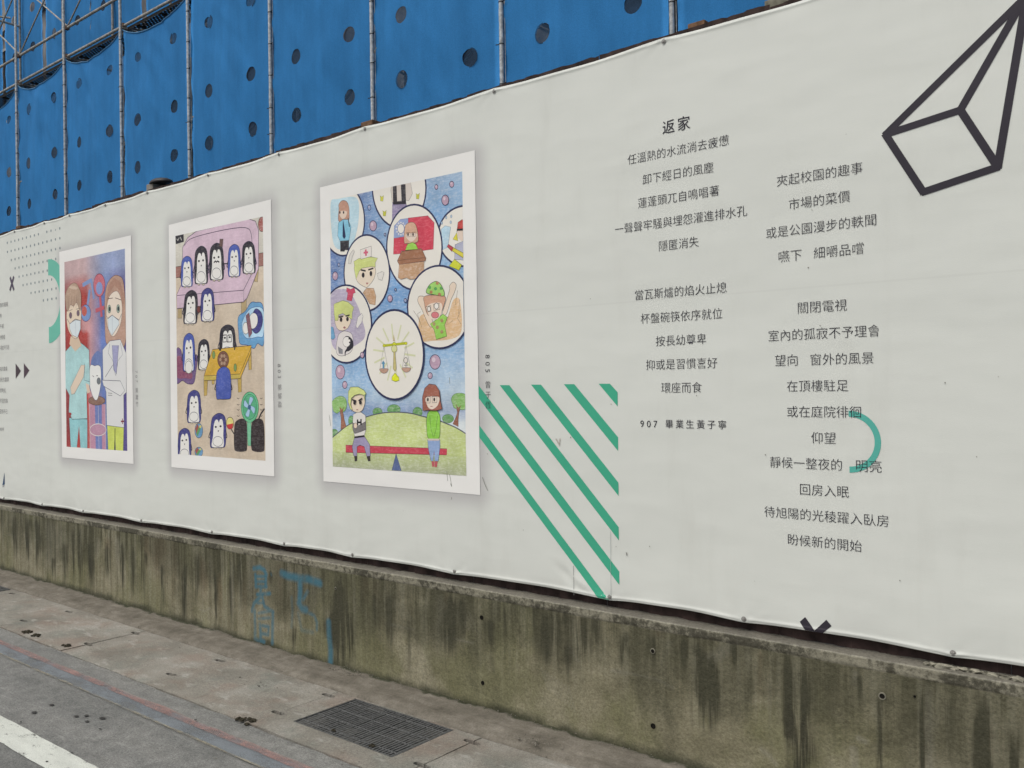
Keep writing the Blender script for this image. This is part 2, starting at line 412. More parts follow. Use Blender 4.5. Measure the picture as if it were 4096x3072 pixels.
# loose grit and crumbs lying about the kerb side
rnd = random.Random(31); gv = []; gf = []
def crumb(x, y, z, s):
    n = len(gv); j = lambda: rnd.uniform(.6, 1.3)*s
    gv.extend([(x+j(), y, z), (x-j(), y, z), (x, y+j(), z), (x, y-j(), z), (x, y, z+j()*.9), (x, y, z-s*.3)])
    gf.extend([(n+a, n+b, n+4) for a, b in ((0, 2), (2, 1), (1, 3), (3, 0))]+[(n+b, n+a, n+5) for a, b in ((0, 2), (2, 1), (1, 3), (3, 0))])
for k in range(900):
    x = -9+7*rnd.random()**.8; u = rnd.random()
    if u < .45: y = 3.372-abs(rnd.gauss(0, .03)); z = .032
    elif u < .65: y = 3.13+rnd.gauss(0, .012); z = .008 if y > 3.125 else .004
    elif u < .85: y = 2.55+rnd.gauss(0, .02); z = .003
    else: y = rnd.uniform(1.7, 3.1); z = .003
    crumb(x, y, z, rnd.uniform(.0012, .0038)*(1.5 if rnd.random() < .06 else 1))
for cx, cy, n_ in ((-3.95, 3.31, 60), (-2.55, 3.18, 60), (-4.3, 2.93, 14)):
    for k in range(n_): crumb(cx+rnd.gauss(0, .07), cy+rnd.gauss(0, .02), .03 if cy > 3.12 else .004, rnd.uniform(.002, .006))
grit_o = link('loose_grit', mesh('loose_grit', gv, gf, plain('grit', (.19, .175, .145), .95, .1, var=.5, scale=60)))
tag(grit_o, 'loose grit and mortar crumbs along the wall foot and drain covers', 'grit', kind='stuff')
# ------------------------------------------------------------------ CONCRETE WALL
WTOP = on_wall(1900, 2352, D_FACE)[1]          # about 0.62 m
SEAMS = [on_wall(x, 2500, D_FACE)[0] for x in (312, 1411, 1646, 2058, 3080, 3310)]
WX0, WX1 = -13.0, 3.0
xs = np.concatenate([np.arange(WX0, -9.2, .04), np.arange(-9.2, -5.6, .012), np.arange(-5.6, -3.9, .006), np.arange(-3.9, -.4, .008), np.arange(-.4, WX1+.01, .03)])
zs = np.concatenate([np.arange(-.06, .565, .009), np.linspace(.565, WTOP-.045, 3)[1:], np.linspace(WTOP-.042, WTOP-.006, 7), [WTOP-.001]])
X, Z = np.meshgrid(xs, zs, indexing='ij')
lip = np.clip((Z-(WTOP-.044+.008*(fbm(X*7, 0*X, 3, 20)-.5)))/.004, 0, 1)
depth = (fbm(X*2.2, Z*2.2, 3, 21)-.5)*.010+(fbm(X*16, Z*12, 4, 22)-.5)*.005
depth = depth+lip*(.0035+(fbm(X*22, Z*30, 3, 23)-.5)*.007)
depth = depth-np.clip(1-(WTOP-Z)/.006, 0, 1)*.004*(1+fbm(X*30, 0*X, 3, 24))
for s in SEAMS: depth = depth-.004*np.exp(-((X-s-.003*np.sin(Z*20))/.004)**2)*(1-lip)
foot = np.clip((.09-Z)/.09, 0, 1); depth = depth+foot*.006
# stains (an attribute the material reads): dark run-off, pale run-off, rust, blue spray paint
dark = np.zeros_like(X); pale = np.zeros_like(X); rust = np.zeros_like(X); blue = np.zeros_like(X)
def streak(arr, px, y0, y1, wpx, s, seed=0, taper=1., soft=.35):
    xa, za = on_wall(px, y0, D_FACE); xb, zb = on_wall(px, y1, D_FACE); w = abs(on_wall(px+wpx/2, y0, D_FACE)[0]-on_wall(px-wpx/2, y0, D_FACE)[0])/2
    u = np.clip((za-Z)/(za-zb), -1, 2)
    wob = (fbm(X*0+Z*9, X*0+seed, 3, seed+40)-.5)*w*.9
    ww = w*(taper+(1-taper)*np.clip(u*2, 0, 1))*(1+.5*(fbm(Z*14, X*3, 3, seed+41)-.5))
    m = np.exp(-((X-(xa+xb)/2-wob)/(ww*.95))**2*1.1)
    v = np.clip(u/.18+.4, 0, 1)*np.clip((1.05-u)/.7, 0, 1)
    grain = .50+1.15*fbm(X*34, Z*3.2, 4, seed+42)
    np.maximum(arr, np.clip(m*v*grain*s, 0, 1), out=arr)
for i, (px, y0, y1, w, s, tp) in enumerate([
    (1352, 2305, 2720, 110, .95, .15), (1400, 2450, 2680, 40, .7, 1), (1800, 2395, 2640, 60, .9, .8), (1850, 2400, 2560, 40, .6, 1), (1260, 2330, 2520, 22, .7, 1),
    (2200, 2440, 2700, 120, .62, .7), (2310, 2440, 2760, 130, .72, .8), (2400, 2460, 2640, 60, .55, 1), (2500, 2530, 2700, 46, .8, 1), (2610, 2540, 2690, 60, .5, .8),
    (2800, 2570, 2980, 90, .85, .7), (2850, 2640, 2960, 60, .9, .9), (2740, 2560, 2700, 40, .6, 1), (2940, 2560, 2700, 50, .6, 1), (3200, 2660, 3400, 130, .85, .8), (3160, 2620, 3150, 50, .6, 1),
    (3520, 2740, 3300, 30, .75, 1), (3690, 2740, 3350, 34, .8, 1), (3930, 2800, 3500, 110, .95, .5), (4060, 2900, 3500, 60, .6, 1), (3800, 2780, 3100, 50, .35, 1), (3440, 2700, 2830, 30, .5, 1), (2140, 2380, 2560, 30, .6, 1),
    (60, 2060, 2260, 26, .75, 1), (110, 2070, 2250, 30, .8, 1), (150, 2080, 2270, 34, .85, .8), (215, 2230, 2330, 22, .7, 1), (262, 2170, 2360, 26, .7, 1), (292, 2120, 2340, 14, .7, 1), (325, 2110, 2340, 26, .7, .7),
    (365, 2170, 2360, 34, .7, .7), (430, 2180, 2350, 22, .7, 1), (490, 2170, 2370, 22, .95, .6), (535, 2190, 2420, 22, .7, 1), (580, 2200, 2440, 24, .55, 1), (650, 2260, 2480, 22, .7, 1), (742, 2260, 2540, 26, .75, 1),
    (790, 2220, 2440, 26, .75, 1), (865, 2280, 2560, 18, .7, 1), (960, 2230, 2480, 24, .75, .8), (925, 2300, 2500, 16, .6, 1), (1080, 2280, 2350, 28, .8, .4), (1180, 2500, 2640, 30, .3, 1),
    (1500, 2380, 2520, 30, .6, 1), (1560, 2370, 2640, 34, .5, 1), (1640, 2500, 2780, 12, .6, 1), (1700, 2430, 2560, 24, .4, 1), (1960, 2480, 2600, 50, .55, 1), (2020, 2430, 2560, 26, .5, 1)]):
    streak(dark, px, y0, y1, w, s, i, tp)
for i, (px, y0, y1, w, s) in enumerate([(90, 2050, 2110, 8, .9), (200, 2080, 2290, 40, .7), (245, 2090, 2290, 26, .6), (390, 2150, 2260, 24, .6), (470, 2150, 2330, 22, .6), (1010, 2220, 2510, 20, .8), (845, 2220, 2400, 18, .6), (930, 2230, 2560, 14, .8), (1155, 2230, 2400, 10, .6),
    (3715, 2740, 3400, 46, .85), (3420, 2680, 2760, 30, .9), (3550, 2700, 2760, 26, .6), (2990, 2580, 2720, 30, .5), (1760, 2380, 2640, 50, .5), (1980, 2380, 2500, 30, .4), (2680, 2560, 2640, 40, .4), (3080, 2700, 3000, 20, .4), (1420, 2330, 2660, 10, .6)]):
    streak(pale, px, y0, y1, w, s, 70+i, 1.)
for i, (px, y0, y1, w, s) in enumerate([(435, 2150, 2240, 30, .6), (590, 2130, 2330, 30, .8), (640, 2130, 2360, 60, .9), (700, 2160, 2400, 30, .6), (810, 2230, 2420, 40, .85), (880, 2300, 2500, 26, .7), (980, 2320, 2500, 24, .6), (1120, 2250, 2450, 34, .6),
    (1460, 2310, 2420, 40, .6), (1500, 2320, 2430, 30, .5), (1780, 2370, 2500, 24, .6), (2330, 2440, 2540, 50, .5), (2640, 2510, 2560, 50, .7), (2930, 2600, 2680, 40, .5), (3040, 2600, 2800, 20, .5), (3960, 2900, 3100, 20, .5)]):
    streak(rust, px, y0, y1, w, s, 120+i, 1.)
# blue spray paint: strokes measured on the wall face
gz = zc(900, 2100, 2.212)
def spray(pts, wpx, s=1.):
    P = [on_wall(*gz(x, y), D_FACE) for x, y in pts]; w = wpx/2.212*.00150/2*1.75
    for (ax, az), (bx, bz) in zip(P[:-1], P[1:]):
        dx, dz = bx-ax, bz-az; L = dx*dx+dz*dz+1e-9
        u = np.clip(((X-ax)*dx+(Z-az)*dz)/L, 0, 1); d = np.hypot(X-ax-u*dx, Z-az-u*dz)
        np.maximum(blue, np.clip(1.5-d/w*1.2, 0, 1)*s, out=blue)
spray([(505, 425), (560, 450), (640, 468), (740, 480), (840, 515)], 46)
spray([(665, 480), (665, 600), (655, 690), (680, 740), (715, 750)], 44)
spray([(730, 590), (690, 660)], 26, .7)
spray([(745, 780), (790, 800), (815, 860), (815, 925)], 22, .6); spray([(590, 640), (600, 760), (590, 900)], 22, .35); spray([(650, 780), (680, 930), (780, 950)], 26, .3)
spray([(918, 860), (925, 1000), (935, 1100), (940, 1235)], 42, .95)
spray([(255, 385), (310, 375), (350, 400), (368, 440)], 30); spray([(270, 440), (275, 545)], 26); spray([(365, 440), (362, 545)], 26)
spray([(270, 455), (360, 455)], 20, .9); spray([(270, 500), (360, 500)], 20, .9); spray([(270, 545), (370, 545)], 22, .9)
spray([(285, 615), (400, 605)], 24); spray([(320, 545), (310, 640), (260, 690), (240, 760)], 26, .9); spray([(330, 640), (350, 720), (430, 770)], 26, .9)
spray([(290, 690), (340, 690)], 18, .8); spray([(265, 760), (270, 1000), (300, 1020)], 28, .75); spray([(425, 770), (425, 1040)], 30, .85)
spray([(300, 780), (400, 760)], 20, .7); spray([(300, 830), (400, 820)], 20, .7); spray([(310, 880), (320, 1020), (350, 1030)], 30, .85); spray([(330, 890), (390, 900), (385, 970), (330, 960)], 22, .8); spray([(410, 430), (415, 445)], 14, .6)
def scratch(f_, pts, w, s):
    P = [on_wall(*f_(x, y), D_FACE) for x, y in pts]
    for (ax, az), (bx, bz) in zip(P[:-1], P[1:]):
        dx, dz = bx-ax, bz-az; L = dx*dx+dz*dz+1e-9; u = np.clip(((X-ax)*dx+(Z-az)*dz)/L, 0, 1); d_ = np.hypot(X-ax-u*dx, Z-az-u*dz)
        np.maximum(pale, np.clip(1.5-d_/w, 0, 1)*s, out=pale)
wz_ = zc(1900, 2200, 1.903); w2_ = zc(2900, 2300, 1.8495); wl_ = zc(0, 1950, 2.212)
scratch(gz, [(1435, 875), (1540, 900), (1670, 925)], .006, .8); scratch(gz, [(1950, 998), (2050, 1010), (2200, 1045)], .006, .8)
scratch(wz_, [(1040, 915), (1200, 940), (1400, 990), (1510, 1050)], .006, .7); scratch(wz_, [(1940, 740), (1860, 790), (1780, 840)], .024, .9); scratch(wz_, [(720, 735), (790, 850)], .005, .6)
for k_ in range(9): scratch(wz_, [(505+k_*26, 900+k_*18), (560+k_*26, 1060+k_*22)], .004, .5)
for k_ in range(7): scratch(gz, [(1930+k_*38, 690+k_*14), (2010+k_*38, 860+k_*16)], .004, .6)
for k_ in range(6): scratch(gz, [(1440+k_*26, 640+k_*12), (1540+k_*26, 800+k_*12)], .004, .45)
scratch(wl_, [(75, 415), (140, 425)], .007, .8); scratch(wl_, [(300, 460), (345, 472)], .008, .9); scratch(wl_, [(1760, 1075), (1810, 1095), (1860, 1065)], .006, .6); scratch(w2_, [(990, 1205), (1040, 1230)], .010, .8)
for k_ in range(3): scratch(w2_, [(930+k_*20, 1275), (950+k_*14, 1420)], .006, .6)
scratch(w2_, [(270, 1290), (330, 1340), (380, 1400)], .010, .6); scratch(gz, [(600, 250), (660, 270)], .006, .6); scratch(gz, [(905, 330), (930, 400)], .008, .7); scratch(gz, [(950, 330), (965, 400)], .006, .6)
blue *= np.clip(.45+1.0*fbm(X*35, Z*20, 3, 30), 0, 1)

ny = len(zs)
V = np.stack([X, D_FACE-depth, Z], -1).reshape(-1, 3).tolist()
F = [(i*ny+j, (i+1)*ny+j, (i+1)*ny+j+1, i*ny+j+1) for i in range(len(xs)-1) for j in range(ny-1)]
# top surface running back under the banner
tops = np.linspace(0, 1, 6)[1:]; n0 = len(V)
for i, x in enumerate(xs):
    yf = V[i*ny+ny-1][1]
    for k, u in enumerate(tops):
        V.append((x, yf+(D_HOARD+.15-yf)*u, WTOP+.003+.006*(float(vnoise(x*14, u*9, 3))-.5)+.004*(float(vnoise(x*50, u*30, 4))-.5)))
for i in range(len(xs)-1):
    for k in range(5):
        a = i*ny+ny-1 if k == 0 else n0+i*5+k-1; b = (i+1)*ny+ny-1 if k == 0 else n0+(i+1)*5+k-1
        F.append((a, b, n0+(i+1)*5+k, n0+i*5+k))
def m_wall():
    t = NT('weathered_concrete', .92, .22)
    s = t.sep(); z = s[2]; x = s[0]
    at_ = t.attr('stain'); d, p_, r_ = t.sep(at_[1])[:3]; bl = t.attr('spray')[2]
    fine_st = t.noise(t.map((26, 1, 1.3)), 1., 6, .62); mid_st = t.noise(t.map((8.5, 1, .75), loc=(3, 0, 1)), 1., 5, .6, .6)
    blot = t.noise(t.map((1.5, 1, 2.4), loc=(1, 0, 5)), 1.6, 6, .62, .8); grit = t.noise(t.tc, 85, 5, .75); speck = t.noise(t.tc, 33, 6, .72)
    base = t.ramp(blot, [(.28, (.160, .146, .092)), (.5, (.242, .222, .146)), (.72, (.325, .300, .212))])
    # green algae bloom in broad patches
    alg = t.noise(t.map((2.6, 1, 1.8), loc=(7, 0, 2)), 1., 5, .6)
    base = t.mix(t.math('MULTIPLY', t.sstep(alg, .44, .62), .65), base, (.150, .150, .072))
    # run-off streaks: strongest on the upper half and at the far (left) end
    top = t.sstep(z, .12, .56); left = t.sstep(x, -1.6, -5.5)
    sw = t.math('ADD', t.math('MULTIPLY', top, .70), t.math('MULTIPLY', left, .42))
    fs2 = t.noise(t.map((62, 1, 3.4), loc=(4, 0, 3)), 1., 6, .72)
    st = t.math('MULTIPLY', t.sstep(t.math('ADD', t.math('ADD', t.math('MULTIPLY', fine_st, .38), t.math('MULTIPLY', mid_st, .42)), t.math('MULTIPLY', fs2, .20)), .455, .585), sw)
    base = t.mix(t.math('MULTIPLY', st, 1.0, None, True), base, (.070, .066, .038))
    st2 = t.math('MULTIPLY', t.sstep(fine_st, .50, .36), t.math('MULTIPLY', sw, .62))
    base = t.mix(st2, base, (.262, .252, .185))
    base = t.mix(t.math('MULTIPLY', r_, .62), base, (.120, .078, .044))
    base = t.mix(t.math('MULTIPLY', p_, .62), base, (.285, .272, .215))
    dn = t.math('MULTIPLY', d, t.math('ADD', t.math('ADD', .15, t.math('MULTIPLY', t.sstep(fine_st, .35, .62), .75)), t.math('MULTIPLY', t.sstep(fs2, .36, .62), .55)))
    base = t.mix(t.math('MULTIPLY', t.sstep(t.math('ADD', dn, t.math('MULTIPLY', t.math('SUBTRACT', grit, .5), .35)), .03, .60), .90), base, (.038, .037, .025))
    # coping lip: pale with black lichen
    lipm = t.sstep(z, WTOP-.052, WTOP-.040)
    lich = t.sstep(t.math('ADD', t.math('MULTIPLY', speck, .6), t.math('MULTIPLY', t.noise(t.map((2.6, 1, 3)), 1.5, 6, .7), .75)), .60, .74)
    base = t.mix(t.math('MULTIPLY', lipm, .9), base, t.mix(t.math('MULTIPLY', lich, .9), (.255, .240, .182), (.050, .047, .035)))
    base = t.mix(t.math('MULTIPLY', t.sstep(z, WTOP-.010, WTOP-.001), .55), base, (.36, .345, .285))
    big = t.noise(t.map((1.9, 1, 1.5), loc=(11, 0, 4)), 1.2, 5, .6, .5)
    zz = t.math('ADD', t.math('MULTIPLY', t.sstep(z, .10, .50), .22), big)
    dk = t.math('MULTIPLY', t.sstep(zz, .52, .74), t.math('ADD', .45, t.math('MULTIPLY', fine_st, .8)))
    base = t.mix(t.math('MULTIPLY', t.math('MULTIPLY', dk, t.math('SUBTRACT', 1, lipm)), .72), base, (.066, .064, .040))
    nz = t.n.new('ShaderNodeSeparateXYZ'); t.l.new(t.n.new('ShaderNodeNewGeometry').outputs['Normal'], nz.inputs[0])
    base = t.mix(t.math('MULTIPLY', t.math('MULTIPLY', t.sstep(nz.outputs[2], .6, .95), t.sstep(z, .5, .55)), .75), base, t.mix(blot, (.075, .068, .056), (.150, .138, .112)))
    # damp moss along the foot
    mz = t.math('ADD', z, t.math('MULTIPLY', t.math('SUBTRACT', t.noise(t.map((3, 1, 3)), 1.7, 5, .6), .5), .13))
    base = t.mix(t.math('MULTIPLY', t.sstep(mz, .080, .015), .85), base, (.040, .042, .026))
    base = t.mix(.8, base, t.ramp(grit, [(.3, .55), (.52, 1.), (.75, 1.40)]), 'MULTIPLY')
    base = t.mix(t.math('MULTIPLY', t.sstep(speck, .66, .74), .35), base, (.30, .29, .22))
    base = t.mix(t.math('MULTIPLY', bl, .88), base, (.050, .150, .200))
    pit_ = t.noise(t.tc, 60, 3, .6)
    base = t.mix(t.math('MULTIPLY', t.sstep(pit_, .30, .24), .7), base, (.05, .047, .035))
    t.bump(t.math('ADD', t.math('MULTIPLY', grit, 1.), t.math('MULTIPLY', speck, 1.6)), .6, .006)
    return t.col(base)
me = mesh('concrete_wall', V, F, m_wall(), True)
nv = len(V); A = np.zeros((nv, 3), np.float32); nn = X.size
A[:nn, 0] = dark.ravel(); A[:nn, 1] = pale.ravel(); A[:nn, 2] = rust.ravel()
a = me.attributes.new('stain', 'FLOAT_VECTOR', 'POINT'); a.data.foreach_set('vector', A.ravel())
B = np.zeros(nv, np.float32); B[:nn] = blue.ravel()
a = me.attributes.new('spray', 'FLOAT', 'POINT'); a.data.foreach_set('value', B)
wall = tag(link('concrete_wall', me), 'low stained concrete wall with green algae and faded blue graffiti under the long banner', 'wall')
# tie-rod holes with a cement collar
M_HOLE = plain('dark_hole', (.012, .011, .009), .95, .1)
M_COLLAR = plain('cement_collar', (.20, .19, .145), .9, .2, var=.25)
def tie(px, py, r, collar=True):
    x, z = on_wall(px, py, D_FACE); k = 20; v = []; f = []
    y0 = D_FACE-.006
    i_ = [np.argmin(abs(xs-x)), np.argmin(abs(zs-z))]; y0 = D_FACE-float(depth[i_[0], i_[1]])-.0015
    for (rr, yy) in ((r*1.5, y0+.004), (r*1.42, y0-.002), (r*1.08, y0-.003), (r*1., y0), (r*.96, y0+.001)):
        for i in range(k):
            t = 2*math.pi*i/k; v.append((x+rr*math.cos(t), yy, z+rr*math.sin(t)))
    for q in range(4):
        for i in range(k):
            j = (i+1) % k; f.append((q*k+i, q*k+j, q*k+k+j, q*k+k+i))
    o = link('tie_hole', mesh('tie_hole', v, f, M_COLLAR if collar else M_HOLE), wall)
    v2 = [(x+r*.98*math.cos(2*math.pi*i/k), y0-.0005, z+r*.98*math.sin(2*math.pi*i/k)) for i in range(k)]  # flat near-black disc: the shade inside the hole, painted as colour
    link('hole_shade', mesh('hole_shade', v2, [tuple(range(k-1, -1, -1))], M_HOLE), o)
wz = zc(1900, 2200, 1.903); w2 = zc(2900, 2300, 1.8495)
for (p, r, c) in ((wz(52, 513), .0075, False), (wz(61, 1010), .007, False), (wz(1357, 768), .0085, True), (wz(1360, 1337), .008, False), (w2(1165, 895), .0095, True), (w2(1405, 897), .003, False), (gz(978, 560), .006, True)):
    tie(*p, r, c)
# broken mortar left on the wall top near the right end
M_MORT = plain('old_mortar', (.27, .255, .20), .95, .15, var=.25, scale=50)
bm = bmesh.new(); rnd = random.Random(4)
for k in range(16):
    px = 3700+k*24; x, z = on_wall(px, 2640, D_FACE); s = rnd.uniform(.006, .014)
    ico = bmesh.ops.create_icosphere(bm, subdivisions=1, radius=s)
    for v in ico['verts']:
        v.co = Vector((v.co.x*1.8, v.co.y, v.co.z*.8))+Vector((x, D_BAN-.012+rnd.uniform(-.012, .01), WTOP+.006))+Vector([rnd.uniform(-.002, .002) for _ in range(3)])
me = bpy.data.meshes.new('mortar_crumbs'); bm.to_mesh(me); bm.free(); me.materials.append(M_MORT)
o = link('mortar_crumbs', me, wall); o['kind'] = 'stuff'

# ------------------------------------------------------------------ STEEL HOARDING behind the banner
M_RUST = plain('red_oxide_sheet', (.050, .032, .028), .85, .25, .1, .40, 14)
M_WOOD = plain('brown_timber', (.17, .095, .055), .85, .2, 0, .3, 40)
TOPZ = 1.503+EYE
hoard = empty('steel_hoarding', (-5, D_HOARD, WTOP)); tag(hoard, 'red brown corrugated steel hoarding showing above and below the white banner', 'hoarding')
def sheet(x0, x1, top):
    per = .165; v = []; f = []; rnd = random.Random(int(x0*50)); pts = []
    x = x0
    while x < x1-1e-6:
        for u, y in ((0, 0), (.30, 0), (.42, -.008), (.74, -.008), (.86, 0)):
            if x+u*per <= x1: pts.append((x+u*per, y))
        x += per
    pts.append((x1, 0))
    for px_, y in pts: v += [(px_, D_HOARD+y, WTOP+.002), (px_, D_HOARD+y, top+rnd.uniform(-.002, .002)), ]
    for i in range(len(pts)-1): f.append((2*i, 2*i+2, 2*i+3, 2*i+1))
    me = mesh('steel_sheet', v, f, M_RUST); o = link('steel_sheet', me)
    at(o, hoard)
for k in range(18):
    x0 = -12.2+k*.825; sheet(x0, x0+.823, TOPZ+.022+.006*math.sin(k*2.3))
for (px, py, s) in ((80, 905, 1.), (1475, 482, 1.), (2792, 108, .8), (3112, 8, 1.)):      # post heads
    x, z = on_wall(px, py, D_HOARD+.03); m = MB(); m.box(x-.05*s, x+.05*s, D_HOARD+.012, D_HOARD+.10, WTOP+.01, TOPZ+.052)
    at(link('post', bevel(m.build('post', M_WOOD if px != 3112 else M_COLLAR), .004)), hoard)
# warning lamp: pale box with a black domed cap
lx, lz = on_wall(600, 752, D_HOARD+.05)
lamp = empty('site_lamp', (lx+.1, D_HOARD+.08, TOPZ)); tag(lamp, 'small grey box with a black rounded cap on top of the hoarding, above the banner', 'site lamp')
M_LBOX = plain('grey_plastic', (.23, .21, .18), .6, .3); M_BLK = plain('black_plastic', (.018, .016, .018), .5, .4)
m = MB(); m.box(lx-.02, lx+.075, D_HOARD+.03, D_HOARD+.15, TOPZ-.03, TOPZ+.080); at(link('housing', bevel(m.build('housing', M_LBOX), .008, 3)), lamp)
bm = bmesh.new(); bmesh.ops.create_uvsphere(bm, u_segments=28, v_segments=14, radius=.14)
for v in bm.verts: v.co = Vector((v.co.x*.80+lx+.095, v.co.y*.55+D_HOARD+.09, (max(v.co.z, -.03))*.26+TOPZ+.083))
me = bpy.data.meshes.new('cap'); bm.to_mesh(me); bm.free(); me.materials.append(M_BLK)
me.polygons.foreach_set('use_smooth', [True]*len(me.polygons)); at(link('cap', me), lamp)
# ------------------------------------------------------------------ THE BANNER
BX0, BX1 = -12.6, 2.6
ZB, ZT = EYE-.968, EYE+1.503
gt = [(59, 925), (178, 889), (279, 856), (422, 813), (590, 761), (833, 688), (1116, 609), (1461, 498), (1977, 347), (2656, 154)]
gb = [(17, 1997), (170, 2022), (334, 2050), (567, 2092), (849, 2139), (1138, 2189), (1411, 2241), (1819, 2308), (2440, 2410), (2977, 2493), (3813, 2620)]
GT = [on_wall(*p)[0] for p in gt]; GB = [on_wall(*p)[0] for p in gb]
GT = [GT[0]-.75*k for k in (5, 4, 3, 2, 1)]+GT+[GT[-1]+.95*k for k in (1, 2, 3, 4)]
GB = [GB[0]-.8*k for k in (4, 3, 2, 1)]+GB+[GB[-1]+.8*k for k in (1, 2, 3, 4)]
def sag(x, G, amp):
    i = np.clip(np.searchsorted(G, x)-1, 0, len(G)-2); G = np.array(G); a = G[i]; b = G[i+1]
    u = np.clip((x-a)/(b-a), 0, 1); return amp*(1-np.abs(2*u-1)**2.2), u
def ban_disp(x, z):                       # out-of-plane shape of the cloth (towards the street is -y)
    x = np.asarray(x, float); z = np.asarray(z, float)
    _, ut = sag(x, GT, 1); _, ub = sag(x, GB, 1)
    dt = np.clip((ZT-z), 0, 9); db = np.clip(z-ZB, 0, 9)
    pt = np.minimum(ut, 1-ut)*.7; pb = np.minimum(ub, 1-ub)*.7
    w = .0035*np.sin(ut*2*np.pi*2)*np.exp(-(dt/.05))+.0035*np.sin(ub*2*np.pi*2)*np.exp(-(db/.05))
    w += .0030*np.sin(np.arctan2(dt, pt)*9)*np.exp(-np.hypot(dt, pt)/.045)+.0030*np.sin(np.arctan2(db, pb)*9)*np.exp(-np.hypot(db, pb)/.045)
    w += .004*(fbm(x*2.1, z*6, 3, 60)-.5)*(np.exp(-dt/.18)+np.exp(-db/.20))
    w += .0010*(fbm(x*.9, z*1.4, 2, 61)-.5)
    # hem rolls
    w -= .0030*np.exp(-((dt-.012)/.006)**2)+.0030*np.exp(-((db-.012)/.006)**2)
    # pulled creases near the foot of the green stripes
    cx, cz = on_wall(2299, 2330)
    w += -.007*np.exp(-((x-cx-.03)/.05)**2)*np.exp(-((z-cz-.02+(x-cx)*.6)/.018)**2)
    w += .006*np.exp(-((x-cx+.05)/.06)**2)*np.exp(-((z-cz+.0+(x-cx)*.6)/.022)**2)
    return w
xs = np.arange(BX0, BX1, .02)
zz = np.concatenate([[0, .003, .006, .009, .012, .016, .02, .026], np.arange(.034, .2, .012), np.linspace(.2, ZT-ZB-.2, 40), ZT-ZB-np.arange(.034, .2, .012)[::-1], ZT-ZB-np.array([.026, .02, .016, .012, .009, .006, .003, 0])])
X, U = np.meshgrid(xs, zz, indexing='ij')
st_, _ = sag(X, GT, .013); sb_, _ = sag(X, GB, .012)
H = ZT-ZB; Z = ZB+U
Z = Z-st_*np.clip((U-(H-.25))/.25, 0, 1)**2+sb_*np.clip((.25-U)/.25, 0, 1)**2
Y = D_BAN+ban_disp(X, ZB+U)
nyb = len(zz); V = np.stack([X, Y, Z], -1).reshape(-1, 3).tolist()
F = [(i*nyb+j, (i+1)*nyb+j, (i+1)*nyb+j+1, i*nyb+j+1) for i in range(len(xs)-1) for j in range(nyb-1)]
# hem edges turned back
n0 = len(V)
for i in range(len(xs)):
    a = V[i*nyb]; b = V[i*nyb+nyb-1]; V.append((a[0], a[1]+.006, a[2]+.002)); V.append((b[0], b[1]+.006, b[2]-.001))
for i in range(len(xs)-1):
    F.append((n0+2*i, n0+2*i+2, (i+1)*nyb, i*nyb)); F.append((i*nyb+nyb-1, (i+1)*nyb+nyb-1, n0+2*i+3, n0+2*i+1))

POST = [((238, 1008), (525, 941), (535.5, 1856), (249.4, 1829.5)), ((676, 900), (1085, 797.5), (1099, 1906), (687, 1869)), ((1281, 750), (1900, 601), (1922, 1980), (1295, 1925))]
PB = []
for q in POST:
    c = [on_wall(*p) for p in q]; PB.append(((c[0][0]+c[3][0])/2, (c[1][0]+c[2][0])/2, (c[2][1]+c[3][1])/2, (c[0][1]+c[1][1])/2))
BAN_ALB = (.715, .705, .668)
def ban_relief(t):
    w = t.noise(t.map((.9, 1, 1.7)), 1.1, 3, .5); f = t.noise(t.tc, 420, 2, .5)
    crinkle = t.noise(t.map((2.2, 1, 9), loc=(2, 0, 0)), 1.3, 4, .55)
    t.bump(t.math('ADD', t.math('ADD', t.math('MULTIPLY', w, 12.), t.math('MULTIPLY', crinkle, .5)), t.math('MULTIPLY', f, .2)), .30, .006)
